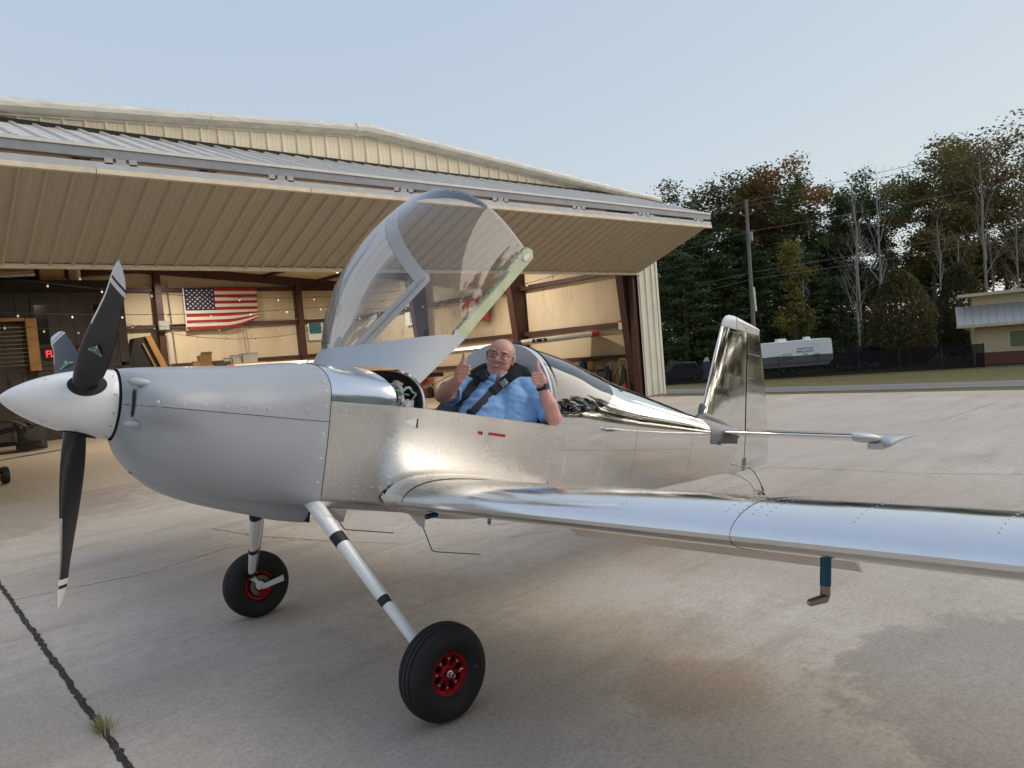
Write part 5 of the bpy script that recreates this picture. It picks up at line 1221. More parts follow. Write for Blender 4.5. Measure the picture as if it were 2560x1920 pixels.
# ducts over the office
M('foil', (.62, .58, .50), .28, metal=1, var=.2, scale=14, bmp=1.0, bscale=16); M('ply', (.42, .28, .13), .7)
for nm, pts, rr in (('large crinkled foil duct lying across the office roof', [V(-.5, 24.6, 5.45), V(.9, 24.5, 5.5), V(1.7, 24.4, 5.42), V(2.6, 24.5, 5.5)], .24), ('foil duct bending down beside the left roof edge', [V(.2, 24.2, 5.75), V(.6, 24.1, 5.5), V(.75, 24.1, 5.25)], .2), ('short upright foil duct right of the plywood plenum', [V(3.75, 24.3, 5.2), V(3.75, 24.3, 5.9)], .22)):
    tag(MB().tube(pts, rr, 16).build('duct', A['foil'], None, True), nm, 'duct')
tag(MB().box2((2.75, 24.15, 5.22), (3.45, 24.9, 5.62)).build('plenum', A['ply']), 'plywood plenum box between foil ducts on the office roof', 'box')
# ladder stair leaning by the office
stp = empty('stair', (5.2, 25.6, 0)); tag(stp, 'black stair with timber stringers leaning beside the office', 'stair')
MB().prism([V(0, 0, 1.5), V(.55, 0, 3.30), V(1.02, 0, 3.36), V(1.62, 0, 1.5)], (0, .7, 0)).build('skirt_board', A['black_matte'], stp)
for dx in (0, ): 
    MB().prism([V(.92, -.05, 3.34), V(1.12, -.05, 3.36), V(1.86, -.05, 1.5), V(1.60, -.05, 1.5)], (0, .05, 0)).build('stringer', A['timber'], stp); MB().prism([V(.78, -.04, 3.1), V(.84, -.04, 3.1), V(1.46, -.04, 1.5), V(1.40, -.04, 1.5)], (0, .04, 0)).build('stringer', A['timber'], stp)
# shelf with boxes and totes
shf = empty('shelf', (7.6, 25.0, 0)); tag(shf, 'wooden storage shelf against the back wall under the flag', 'shelf')
MB().box2((-.2, -.3, 2.02), (2.7, .4, 2.08)).build('board', A['ply'], shf)
for x in (-.15, 2.6):
    for y in (-.25, .35): MB().box2((x, y, 0), (x+.07, y+.07, 2.02)).build('leg', A['ply'], shf)
M('card', (.30, .19, .09), .85, var=.12); M('tote', (.38, .39, .39), .35, var=.1); M('case_green', (.05, .06, .035), .6)
def tote(x, y, z, w_, d_, h, label):
    t = empty('storage_tote', (x, y, z)); tag(t, label, 'tote', 'storage totes on the shelf')
    MB().loft([[V(-w_*.44, -d_*.44, 0), V(w_*.44, -d_*.44, 0), V(w_*.44, d_*.44, 0), V(-w_*.44, d_*.44, 0)], [V(-w_*.48, -d_*.48, h), V(w_*.48, -d_*.48, h), V(w_*.48, d_*.48, h), V(-w_*.48, d_*.48, h)]], True, True, True).build('tub', A['tote'], t)
    MB().box((0, 0, h+.015), (w_, d_, .04)).build('lid', M('tote_lid', (.20, .21, .21), .5), t)
tote(9.72, 25.0, 2.08, .62, .45, .34, 'largest pale storage tote on the shelf, rightmost'); tote(9.22, 25.05, 2.08, .36, .4, .30, 'middle storage tote on the shelf'); tote(8.92, 25.1, 2.08, .22, .35, .22, 'smallest storage tote on the shelf')
bx_ = empty('cardboard_box', (7.98, 24.95, 2.08)); tag(bx_, 'open brown cardboard box on the shelf left of the totes', 'box')
MB().box((0, 0, .2), (.42, .4, .4)).build('carton', A['card'], bx_); MB().quad(V(-.21, -.2, .4), V(.21, -.2, .4), V(.21, -.28, .52), V(-.21, -.28, .52)).build('flap', A['card'], bx_); MB().quad(V(.21, -.2, .4), V(.21, .2, .4), V(.27, .2, .5), V(.27, -.2, .5)).build('flap', A['card'], bx_)
tag(MB().box2((7.5, 24.8, 2.08), (7.85, 25.2, 2.2)).box2((7.55, 24.85, 2.2), (7.75, 25.1, 2.27)).build('parts_box', A['card']), 'low flat brown box at the left end of the shelf', 'box')
tag(MB().box2((8.25, 24.6, 1.98), (8.85, 24.7, 2.18)).build('ammo_case', A['case_green']), 'dark green flat case below the cardboard box', 'case')
# framed picture and switch on side/back walls
tag(MB().box2((13.35, 26.95, 2.9), (14.1, 27.0, 3.9)).mat(1).box2((13.42, 26.93, 3.2), (14.0, 26.95, 3.8)).build('poster', [A['white_satin'], M('poster_teal', (.03, .16, .20), .6)]), 'teal and white poster near the right end of the back wall', 'poster')
ban = empty('banner', (15.38, 16.5, 2.9)); tag(ban, 'red cloth banner with a pale patch on the side wall', 'banner')
MB().grid([[V(-.02*math.sin(k*1.3), 1.55*k/10, .90*j/3-.05*math.sin(k*.7)*(j < 1)) for k in range(11)] for j in range(4)]).build('cloth', M('banner_red', (.36, .035, .03), .8), ban, True)
MB().disc((-.04, .85, .42), (-1, 0, 0), .3, 20, .34).build('pale_patch', M('banner_pale', (.55, .36, .28), .8), ban)
tag(MB().box2((15.55, 21.3, 3.84), (15.61, 22.4, 5.2)).build('translucent_sheet', M('panel_pale', (.62, .58, .36), .6)), 'pale translucent wall panel high on the hangar side wall', 'panel')
wb2 = empty('whiteboard', (15.5, 21.2, 3.1)); tag(wb2, 'white sketch board on the side wall below the pale panel', 'board')
MB().box2((0, 0, 0), (.04, 1.0, .55)).build('board', A['white_satin'], wb2); MB().box2((-.01, .15, .1), (-.002, .17, .45)).box2((-.01, .15, .43), (-.002, .6, .45)).box2((-.01, .6, .1), (-.002, .62, .45)).build('drawn_lines', A['black_vinyl'], wb2)
rb = empty('alarm_box', (15.3, 9.9, 2.0)); tag(rb, 'red alarm box with white sticker on the girt by the jamb', 'box')
MB().box2((-.1, 0, 0), (.1, .42, .30)).build('case', A['red_paint'], rb); MB().box2((-.112, .22, .03), (-.102, .40, .25)).build('sticker', A['white_satin'], rb); MB().tube([V(0, 0, .1), V(0, -.16, .1)], .06, 10).build('motor', A['steel_dark'], rb)
# bench, cans, trolleys near the jamb
bn = empty('workbench', (15.05, 11.0, 0)); tag(bn, 'blue topped workbench along the side wall', 'bench')
MB().box2((-.25, -.1, .80), (.3, 1.9, .86)).build('top', M('bench_blue', (.02, .05, .16), .5), bn)
for y in (-.05, 1.8):
    for x in (-.2, .22): MB().box2((x, y, 0), (x+.05, y+.05, .8)).build('leg', A['steel_dark'], bn)
MB().box2((-.22, .1, .45), (.28, 1.7, .5)).build('lower_shelf', A['bench_blue'], bn)
for y, c_, l_ in ((11.95, 'white_satin', 'white jug on the workbench beside the blue gauge'), (11.68, 'blue_anod', 'dark blue gauge box on the workbench'), (12.7, 'black_satin', 'small black clamp standing on the workbench'), (11.35, 'timber', 'brown can on the workbench nearest the jamb')):
    tag(MB().loft([[V(15.0+rr*math.cos(a), y+rr*math.sin(a), z) for a in np.linspace(0, 2*PI, 13)[:-1]] for rr, z in ((.11, .86), (.115, 1.05), (.11, 1.1), (.05, 1.15))], True, True, True).build('bench_item', A[c_], None, True, 40), l_, 'container')
def trolley(x, y, mname, label):
    t = empty('hand_trolley', (x, y, 0)); tag(t, label, 'trolley', 'hand trolleys by the jamb')
    MB().tube([V(0, -.16, .1), V(0, -.16, 1.05), V(.0, -.1, 1.15), V(0, .1, 1.15), V(0, .16, 1.05), V(0, .16, .1)], .02, 6).build('frame', A['steel_dark'] if mname == 'black_satin' else M('trolley_yellow', (.35, .33, .03), .5), t)
    MB().lathe([(.11, 0), (.12, .05), (.12, .7), (.06, .78), (.05, .85)], 14, V(-.05, 0, .12), (0, 0, 1), True).build('cylinder', A[mname], t, True)
    for s_ in (-1, 1): MB().lathe([(.03, -.02), (.1, -.025), (.1, .025), (.03, .02)], 14, V(.05, s_*.2, .1), (0, 1, 0)).build('wheel', A['rubber'], t, True)
    MB().tube([V(-.12, .1, .9), V(-.2, .2, .6), V(-.15, .15, .3), V(-.2, 0, .5), V(-.12, -.1, .85)], .018, 6).build('hose', A['black_matte'], t, True)
trolley(14.95, 10.62, 'black_satin', 'dark hand trolley with coiled hose by the jamb'); trolley(15.05, 10.12, 'trolley_yellow' if 'trolley_yellow' in MATS else 'olive', 'yellow framed hand trolley closest to the jamb')
fe = empty('fire_extinguisher', (14.9, 9.98, 0)); tag(fe, 'red fire extinguisher on the floor by the jamb', 'extinguisher'); MB().lathe([(.07, 0), (.08, .03), (.08, .34), (.03, .42), (.03, .46)], 14, (0, 0, 0), (0, 0, 1), True).build('bottle', A['red_paint'], fe, True); MB().box((0, 0, .48), (.04, .14, .04)).build('handle', A['black_satin'], fe)
# second aeroplane parked inside, nose towards the doorway
pa = empty('parked_aeroplane', (10.78, 14.7, 0), (0, 0, R(-39.6))); tag(pa, 'white and red high wing aeroplane parked inside the hangar', 'aeroplane')
M('ac_white', (.62, .60, .55), .3, metal=.15, var=.03, coat=.3)
def wing2(s_):
    for a, b, mm, nm in ((.1, 2.35, 'ac_white', 'wing_panel'), (2.35, 2.75, 'red_paint', 'wing_stripe'), (2.78, 3.25, 'black_satin', 'wing_stripe'), (3.28, 5.45, 'ac_white', 'wing_panel'), (5.45, 5.68, 'red_paint', 'wing_tip')):
        z = lambda x: 1.74+.03*x+(.06 if s_ > 0 else -.05)*x/5.7
        MB().loft([[V(s_*x, -.15+q[0]*1.45*(1 if x < 3.2 else 1-.13*(x-3.2)), z(x)+q[1]*1.35-.03*q[0]) for q in AF[::3]] for x in (a, b)], True, True, True).build(nm, A[mm], pa, True)
wing2(1); wing2(-1)
lb = MB().box2((3.6, -.16, 1.86), (4.05, -.10, 1.97)).build('light_bay', A['black_satin'], pa)
for x in (3.72, 3.93): MB().sphere((x, -.15, 1.915), .05, 10, 8).build('landing_light', A['steel'], lb, True)
rg = []
for y, w_, zb2, zt2 in ((-1.45, .28, 1.02, 1.32), (-1.2, .42, .92, 1.42), (-.5, .52, .8, 1.5), (.0, .55, .72, 1.75), (1.2, .52, .75, 1.72), (2.5, .3, .95, 1.5), (4.6, .08, 1.15, 1.4)):
    rg.append([V(w_*abs(math.cos(a))**.7*(1 if math.cos(a) > 0 else -1), y, (zb2+zt2)/2+(zt2-zb2)/2*abs(math.sin(a))**.7*(1 if math.sin(a) > 0 else -1)) for a in np.linspace(0, 2*PI, 21)[:-1]])
MB().loft(rg[:4], True, True).build('cowling', A['red_paint'], pa, True); MB().loft(rg[3:], True, False, True).build('fuselage', A['ac_white'], pa, True)
MB().lathe([(.001, 0), (.09, .1), (.12, .25)], 16, V(0, -1.72, 1.17), (0, 1, 0)).build('spinner', A['white_satin'], pa, True); MB().box((0, -1.52, 1.17), (1.8, .03, .12)).build('propeller', A['black_satin'], pa)
MB().loft([[V(.02, 3.9, 1.35), V(-.02, 3.9, 1.35), V(-.02, 4.7, 1.35), V(.02, 4.7, 1.35)], [V(.01, 4.3, 2.2), V(-.01, 4.3, 2.2), V(-.01, 4.8, 2.2), V(.01, 4.8, 2.2)]], True, True, True).build('fin', A['red_paint'], pa)
for s_ in (-1, 1):
    MB().beam(V(s_*.5, .2, .85), V(s_*2.6, .25, 1.74), .08, .03).build('strut', A['ac_white'], pa); MB().beam(V(s_*.4, -.3, .85), V(s_*.95, -.35, .25), .1, .03).build('gear_leg', A['ac_white'], pa)
    MB().lathe([(.06, -.05), (.19, -.07), (.21, 0), (.19, .07), (.06, .05)], 20, V(s_*1.0, -.35, .21), (1, 0, 0)).build('wheel', A['rubber'], pa, True)
# string lights
M('bulb_glass', (.62, .58, .50), .08, var=0, emit=(1, .8, .5), es=.02)
bulb = MB(); bulb.sphere((0, 0, -.085), .030, 8, 6, (1, 1, 1.25)); bulb_me = bulb.mesh('bulb', A['bulb_glass'], True)
sock = MB(); sock.lathe([(.016, 0), (.02, -.01), (.02, -.05), (.016, -.055)], 8, (0, 0, 0), (0, 0, 1), True); sock_me = sock.mesh('socket', A['black_matte'])
def string(a, b, sag, n, label):
    a, b = V(*a), V(*b); t = empty('string_light', a); tag(t, label, 'string lights', 'strings of bulbs under the hangar roof')
    f_ = lambda k: (b-a)*k-V(0, 0, sag*4*k*(1-k))
    MB().tube([f_(k) for k in np.linspace(0, 1, 24)], .009, 5).build('cable', A['black_matte'], t)
    for i in range(n):
        s_ = inst(sock_me, 'socket', f_((i+.5)/n), (0, 0, 0), t); inst(bulb_me, 'bulb', (0, 0, 0), (0, 0, 0), s_)
string((.2, 20, 4.98), (15.2, 20.4, 4.5), .55, 11, 'topmost string of bulbs crossing in front of the flag')
string((-.5, 20, 3.98), (15.2, 20.3, 4.2), .40, 12, 'string of bulbs crossing at the lower flag edge'); string((-.4, 19.2, 3.75), (4.9, 23.6, 3.5), .15, 5, 'short string of bulbs in front of the office wall')
string((5.2, 25.8, 4.0), (15.3, 25.0, 4.0), .95, 9, 'lowest drooping string of bulbs below the flag'); string((5.6, 24.5, 3.7), (15.3, 22.5, 3.8), .35, 9, 'string of bulbs between the flag and the drooping one')
string((15.3, 9.9, 4.3), (15.2, 26, 4.2), .45, 13, 'string of bulbs along the hangar side wall')
# high-bay lamps, lit
M('lamp_face', (1, .95, .85), .5, var=0, emit=(1, .93, .80), es=5)
for i, (x, y, z, e_) in enumerate(((8.95, 18, 4.86, 260), (3.2, 18, 5.35, 200), (12.8, 14.6, 5.3, 220), (12.8, 22.5, 5.4, 200), (7.5, 24.4, 5.7, 200), (.6, 23.4, 5.9, 60))):
    t = empty('high_bay_lamp', (x, y, z)); tag(t, ('lit round lamp showing just below the door edge left of the canopy', 'lit round lamp under the roof at the left of the hangar', 'lit round lamp under the roof nearest the right jamb', 'lit round lamp under the roof at the back right', 'lit round lamp under the roof near the flag', 'lit lamp over the foil ducts')[i], 'lamp', 'round lamps under the hangar roof')
    MB().lathe([(.05, .12), (.12, .1), (.17, .02), (.17, 0)], 20, (0, 0, 0), (0, 0, 1), True).build('housing', A['black_satin'], t, True); MB().disc((0, 0, -.004), (0, 0, -1), .155, 20).build('diffuser', A['lamp_face'], t)
    MB().tube([V(0, 0, .12), V(0, 0, max(.2, roofz(x)-.3-z))], .01, 5).build('hanger', A['steel_dark'], t)
    L = bpy.data.lights.new('lamp_light', 'AREA'); L.shape = 'DISK'; L.size = .3; L.energy = e_*.19; L.color = (1, .88, .72); L.spread = R(170)
    lo = bpy.data.objects.new('lamp_light', L); COL.objects.link(lo); lo.parent = t; lo.location = (0, 0, -.02)
# things on the floor at far left
ch = empty('lounge_chair', (1.1, 20.3, 0), (0, 0, R(-20))); tag(ch, 'dark reclining chair on the hangar floor at far left', 'chair')
M('chair_blue', (.02, .02, .045), .7); M('chair_brown', (.05, .038, .028), .5)
MB().box((-.2, 0, .62), (.9, .75, .14), Matrix.Rotation(R(-12), 3, 'Y')).build('seat', A['chair_blue'], ch); MB().box((-.75, 0, .95), (.14, .75, .8), Matrix.Rotation(R(-20), 3, 'Y')).build('backrest', A['chair_blue'], ch)
for s_ in (-1, 1): MB().tube([V(-.7, s_*.42, .7), V(-.3, s_*.42, .95), (.1, s_*.42, .9), (.4, s_*.42, .7)], .04, 8).build('arm', A['chair_brown'], ch, True)
MB().box((.15, 0, .25), (1.1, .6, .08)).build('base', A['black_matte'], ch); MB().tube([V(0, 0, .25), V(0, 0, .6)], .06, 8).build('pedestal', A['steel_dark'], ch)
MB().box((.6, 0, .72), (.7, .5, .06), Matrix.Rotation(R(-8), 3, 'Y')).build('footrest', A['chair_brown'], ch)
tag(MB().box2((1.2, 20.6, .006), (1.9, 21.1, .95)).build('tool_cabinet', A['siding_dark']), 'dark low cabinet standing beside the reclining chair', 'cabinet')
tag(MB().tube([V(.6, 18.2, .02), V(1.2, 18.4, .02), V(2.0, 18.9, .02), V(1.4, 18.7, .02), V(.2, 17.8, .02), V(-1, 17.2, .02)], .015, 6).build('air_hose', M('hose_blue', (.02, .03, .09), .5)), 'blue air hose lying on the hangar floor', 'hose')
tb = empty('tow_bar', (-.12, 12.4, 0)); tag(tb, 'tow bar with black wheel on the hangar floor at the left edge', 'tow bar')
MB().lathe([(.07, -.04), (.15, -.055), (.165, 0), (.15, .055), (.07, .04)], 24, V(.08, 0, .165), (1, .1, 0)).build('wheel', A['rubber'], tb, True); MB().tube([V(.1, 0, .165), V(-1.2, -.1, .165)], .02, 8).build('axle', A['steel'], tb); MB().tube([V(-.2, 0, .17), V(-.5, .3, .5)], .02, 8).build('handle', A['steel'], tb)
# ================================================================== BEYOND THE APRON
# black screen fence
def screen_mat():
    mt = bpy.data.materials.new('fence_screen'); mt.use_nodes = True; n = mt.node_tree; b = n.nodes['Principled BSDF']; b.inputs['Base Color'].default_value = (.010, .010, .012, 1); b.inputs['Roughness'].default_value = .8; b.inputs['Specular IOR Level'].default_value = .15
    tr = n.nodes.new('ShaderNodeBsdfTransparent'); mx = n.nodes.new('ShaderNodeMixShader'); mx.inputs[0].default_value = .86
    n.links.new(tr.outputs[0], mx.inputs[1]); n.links.new(b.outputs[0], mx.inputs[2]); n.links.new(mx.outputs[0], n.nodes['Material Output'].inputs[0]); MATS['fence_screen'] = mt
screen_mat()
fa, fb = V(45.5, 38.7, 0), V(63.6, 14.1, 0); fn_ = empty('screen_fence', (fa.x, fa.y, -2.6)); tag(fn_, 'long black privacy screen fence beyond the road', 'fence')
L_ = (fb-fa).length; d_ = (fb-fa).normalized(); npan = 10; random.seed(5)
for i in range(npan+1):
    p = fa+d_*L_*i/npan; z = terr(p.x, p.y); MB().tube([V(p.x-fa.x, p.y-fa.y, z+2.6-.1), V(p.x-fa.x, p.y-fa.y, z+2.6+1.95)], .035, 8).build('post', A['black_satin'], fn_)
    if i < npan:
        q = fa+d_*L_*(i+1)/npan; zq = terr(q.x, q.y); top = [0]
        P = [[V(p.x+(q.x-p.x)*k/6-fa.x+(random.uniform(-.03, .03) if j else 0), p.y+(q.y-p.y)*k/6-fa.y, z+(zq-z)*k/6+2.6+(.02, .95, 1.88)[j]-(.05*math.sin(PI*k/6)*random.random() if j == 2 else 0)) for k in range(7)] for j in range(3)]
        MB().grid(P).build('screen_panel', A['fence_screen'], fn_, True)
# utility pole and wires
up_ = empty('utility_pole', (58.6, 30.85, -2.6)); tag(up_, 'tall grey wooden utility pole standing before the wood', 'pole')
M('pole_wood', (.17, .155, .13), .9, var=.2, scale=2, stretch=(1, 1, .1))
MB().tube([V(0, 0, 0), V(.35, .12, 8), V(.74, .27, 16.2)], [.20, .17, .13], 12).build('shaft', A['pole_wood'], up_, True); MB().tube([V(.2, -.3, 6), V(.25, -.2, 8.2)], .08, 8).build('cable_guard', A['sheet_white'], up_)
for s_ in (-1, 1):
    am = MB().tube([V(.68, .25, 14.6), V(.68, .25+s_*.6, 15.0)], .045, 6).build('arm', A['pole_wood'], up_); MB().sphere((.68, .25+s_*.62, 15.1), .1, 8, 6).build('insulator', A['white_satin'], am)
MB().tube([V(.45, -.15, 12.4), V(.45, -.15, 13.2)], .16, 10).build('transformer', A['box_grey'], up_)
WR = [((62.99, 43.95, 14.14), (59.37, 31.07, 13.45), (59.24, 9.83, 13.36), (60, -20, 13.6)), ((62.95, 43.96, 13.71), (59.34, 31.08, 13.03), (59.19, 9.84, 12.89), (60, -20, 13)), ((63.48, 43.3, 10.7), (59.18, 31.08, 10.69), (58.97, 9.89, 10.5), (60, -20, 10.8)), ((62.56, 43.87, 6.77), (59.19, 30.84, 6.99), (58.69, 9.95, 7.5), (60, -20, 8.2)), ((62.47, 43.89, 5.83), (59.13, 30.85, 6.37), (58.61, 9.97, 6.62), (60, -20, 7.6))]
LB = ('topmost', 'second from top', 'middle', 'second lowest', 'lowest')
for i, pts in enumerate(WR):
    P = []
    pts = [V(pts[0][0]+6, pts[0][1]+21, pts[0][2]+.3)]+[V(*p) for p in pts]
    for a, b in zip(pts[:-1], pts[1:]):
        for k in range(8): t = k/8; P.append(a+(b-a)*t-V(0, 0, .5*t*(1-t)))
    P.append(pts[-1]); tag(MB().tube(P, .018, 5).build('overhead_wire', M('wire_grey', (.20, .19, .17), .6, var=0)), '%s overhead wire strung from the utility pole' % LB[i], 'wire')
# travel trailer
tl = empty('travel_trailer', (58.5, 28.5, -2.55), (0, 0, math.atan2(25.3-29.3, 62.0-57.6))); tag(tl, 'white travel trailer with roof air conditioners parked behind the fence', 'trailer')
M('trailer_white', (.86, .87, .88), .35, var=.03)
def trailer():
    LN, DP, Z0, Z1 = 6.2, 2.4, .75, 3.02
    bd_ = MB().prism([V(-1.6, 0, Z0), V(4.35, 0, Z0-.05), V(4.8, 0, Z0+.45), V(4.72, 0, Z1-.1), V(4.5, 0, Z1), V(-1.6, 0, Z1-.06)], (0, DP, 0)).build('body', A['trailer_white'], tl)
    for k in range(9): MB().box2((-1.6, -.014, Z0+.18+k*.24), (4.45, -.002, Z0+.19+k*.24)).build('siding_line', A['tote'], bd_)
    for x, w_, z, h in ((.25, 1.0, 1.35, .66), (3.05, .62, 1.42, .40)):
        fr2 = MB().box2((x, -.03, z), (x+w_, -.016, z+h)).build('window', A['white_satin'], tl); MB().box2((x+.06, -.036, z+.06), (x+w_-.06, -.032, z+h-.06)).build('pane', M('trailer_pane', (.55, .57, .58), .1, var=0), fr2)
    MB().box2((3.05, -.03, 2.4), (3.65, -.016, 2.72)).build('hatch', A['white_satin'], tl); MB().box2((-1.6, -.02, 1.02), (4.6, -.006, 1.05)).build('stripe', A['black_vinyl'], tl)
    for x, w_ in ((.2, .9), (2.7, .55)): MB().loft([[V(x, .7, Z1-.05), V(x+w_, .7, Z1-.05), V(x+w_, 1.5, Z1-.05), V(x, 1.5, Z1-.05)], [V(x+.08, .78, Z1+.24), V(x+w_-.12, .78, Z1+.24), V(x+w_-.12, 1.42, Z1+.24), V(x+.08, 1.42, Z1+.24)]], True, True, True).build('roof_unit', A['white_satin'], tl)
    for x in (.35, 1.15):
        wh_ = MB().lathe([(.14, -.1), (.30, -.11), (.34, -.06), (.34, .06), (.3, .1)], 18, V(x, .15, .36), (0, 1, 0)).build('wheel', A['rubber'], tl, True); MB().disc((x, .045, .36), (0, -1, 0), .17, 14).build('hubcap', A['steel'], wh_)
    MB().beam(V(4.5, 1.2, .6), V(6.0, 1.2, .5), .12, .1).build('tow_tongue', A['steel_dark'], tl); MB().box2((-1.5, .2, .5), (4.3, 2.2, .74)).build('chassis', A['black_matte'], tl)
    for i, s_ in enumerate(('Coweta County', 'Mobile Command', 'Post')): text_obj(s_, 'lettering', M('trailer_blue', (.05, .09, .25), .5, var=0), .21, frame(V(2.35, -.02, 2.22-.26*i), (1, 0, 0), (0, 0, 1)), tl, .002, 1, 'CENTER', .004)
trailer()
# cars
def car(loc, rz, mname, label, suv=False):
    t = empty('parked_car', loc, (0, 0, rz)); tag(t, label, 'car', 'cars parked behind the fence')
    h = 1.75 if suv else 1.45; hb_ = 1.0 if suv else .88
    prof = [(-2.2, .35), (-2.25, .7), (-2.1, hb_-.05), (-1.0, hb_), (1.6, hb_), (2.2, hb_-.08), (2.25, .5), (2.2, .35)]
    rg = []
    for y, s_ in ((-.86, .93), (-.9, 1), (0, 1.02), (.9, 1), (.86, .93)): rg.append([V(x*(.98+.02*s_), y, .35+(z-.35)*s_) for x, z in prof])
    MB().loft(rg, True, True, True).build('body', A[mname], t, True, 30)
    g0 = [(-1.15, hb_), (-.35, h-.06), (1.1 if not suv else 1.75, h-.04), (1.75 if not suv else 2.1, hb_)]
    rg = [[V(x, y, z) for x, z in g0] for y in (-.80, .80)]; rg = [[V(x*.97, y*(.86 if z > hb_ else 1), z) for x, z in g0] for y in (-.82, .82)]
    MB().loft(rg, True, True, True).build('roof', A[mname], t, False)
    for s_ in (-1, 1):
        for a, b in (((-1.02, hb_+.05), (.25, hb_+.05)), ((.32, hb_+.05), (1.45 if not suv else 1.95, hb_+.05))):
            x0_, x1_ = a[0], b[0]; tx0 = max(x0_+.45, -.35) if x0_ < -.5 else x0_; tx1 = x1_ if x1_ < 1 else x1_-.38
            MB().add([V(x0_, s_*.815, hb_+.05), V(x1_, s_*.815, hb_+.05), V(tx1, s_*.735, h-.13), V(tx0, s_*.735, h-.13)], [(0, 1, 2, 3)]).build('window', A['win_dark'], t)
        for x in (-1.4, 1.4):
            wh_ = MB().lathe([(.15, -.1), (.29, -.11), (.33, -.07), (.33, .07), (.29, .1)], 16, V(x, s_*.84, .33), (0, 1, 0)).build('wheel', A['rubber'], t, True); MB().disc((x, s_*.955, .33), (0, s_, 0), .18, 12).build('hubcap', A['steel'], wh_)
        MB().box((2.22, s_*.65, .75), (.08, .3, .14)).build('tail_light', A['red_paint'], t); MB().box((-2.2, s_*.62, .66), (.1, .34, .13)).build('headlight', A['steel'], t)
M('car_silver', (.22, .23, .24), .25, metal=.6, var=0); M('car_dark', (.045, .048, .055), .2, metal=.3, var=0, coat=.5)
car((53.6, 36.0, -2.45), R(-30), 'car_silver', 'silver grey car behind the fence just right of the hangar', True)
car((66.8, 26.3, -2.6), R(-35), 'car_dark', 'dark low car parked right of the white trailer'); car((69.2, 25.7, -2.35), R(-40), 'car_dark', 'dark sport utility vehicle behind the low dark car', True)
tag(MB().loft([[V(55.0, 34.3, -2.4), V(56.0, 33.4, -2.4), V(56.0, 34.4, -2.4), V(55.2, 35.2, -2.4)], [V(55.6, 34.0, -.4), V(55.75, 33.9, -.4), V(55.75, 34.1, -.4), V(55.6, 34.1, -.4)]], True, True, True).build('covered_load', A['tote']), 'pale covered load behind the fence at the fin', 'load')
# brick and siding building
M('lap_siding', (.62, .50, .33), .7, var=.05); M('roof_metal', (.42, .42, .40), .4, metal=.3, var=.08); M('trim_tan', (.62, .52, .37), .6)
def brick_mat():
    mt, n, b = new_mat('brick_wall'); t = n.nodes.new('ShaderNodeTexBrick'); tc = n.nodes.new('ShaderNodeTexCoord'); mp = n.nodes.new('ShaderNodeMapping'); mp.inputs['Rotation'].default_value = (R(90), 0, 0); n.links.new(tc.outputs['Object'], mp.inputs[0]); n.links.new(mp.outputs[0], t.inputs[0])
    t.inputs['Color1'].default_value = (.20, .055, .035, 1); t.inputs['Color2'].default_value = (.15, .04, .03, 1); t.inputs['Mortar'].default_value = (.25, .20, .17, 1); t.inputs['Scale'].default_value = 4.4; t.inputs['Mortar Size'].default_value = .015
    n.links.new(t.outputs[0], b.inputs['Base Color']); b.inputs['Roughness'].default_value = .9; MATS['brick_wall'] = mt
brick_mat()
rzb = R(-72); bb = empty('clubhouse', (66.75, 15.6, -2.75), (0, 0, rzb)); tag(bb, 'tan sided building with brick base and metal roof at the right edge', 'building')
MB().box2((0, 0, 0), (12, 8, 1.02)).build('brick_base', A['brick_wall'], bb)
wl2 = MB().box2((.02, .03, 1.02), (12, 8, 3.45)).build('wall', A['lap_siding'], bb)
for k in range(12):
    z = 1.03+k*.2; MB().prism([V(.0, .03, z), V(.0, -.012, z), V(.0, .024, z+.195), V(.0, .03, z+.195)], (12, 0, 0)).build('siding_board', A['lap_siding'], wl2)
    if k < 12: MB().prism([V(.03, .03, z), V(-.012, .03, z), V(.024, .03, z+.195), V(.03, .03, z+.195)], (0, 8, 0)).build('siding_board', A['lap_siding'], wl2)
wn = MB().box2((2.3, -.05, 1.25), (6.2, -.0, 2.75)).build('window', A['trim_tan'], bb); MB().box2((2.42, -.058, 1.37), (6.1, -.052, 2.65)).build('pane', M('club_pane', (.20, .21, .13), .12, var=0), wn)
rf_ = MB().prism([V(-1.2, -1.2, 3.30), V(-1.2, 1.4, 4.85), V(-1.2, 1.4, 4.95), V(-1.2, -1.2, 3.42)], (14, 0, 0)).build('lower_roof', A['roof_metal'], bb)
for k in range(24): MB().beam(V(-1.15+k*.55, -1.2, 3.45), V(-1.15+k*.55, 1.4, 4.98), .03, .06).build('roof_seam', A['roof_metal'], rf_)
MB().box2((-1.25, -1.28, 3.18), (12.8, -1.18, 3.40)).build('gutter', A['trim_tan'], bb); MB().prism([V(-1.22, -1.2, 3.2), V(-1.22, 1.4, 4.75), V(-1.22, 1.4, 4.9), V(-1.22, -1.2, 3.4)], (.06, 0, 0)).build('bargeboard', A['trim_tan'], bb)
MB().box2((0, 1.4, 3.4), (12, 7, 5.75)).build('upper_wall', A['lap_siding'], bb); MB().prism([V(-1.0, .5, 5.7), V(12.5, .5, 5.9), V(12.5, .5, 6.15), V(-1.0, .5, 5.95)], (0, 7, 0)).build('upper_roof', A['trim_tan'], bb)
MB().tube([V(-.9, -1.2, 3.25), V(-.3, -.15, 2.9), V(-.05, -.06, 2.7), V(-.05, -.06, .2), V(-.15, -.2, .05)], .06, 8).build('downspout', A['trim_tan'], bb)
MB().tube([V(3.2, 3, 5.9), V(3.2, 3, 6.6)], .04, 6).build('vent_pipe', A['steel'], bb)
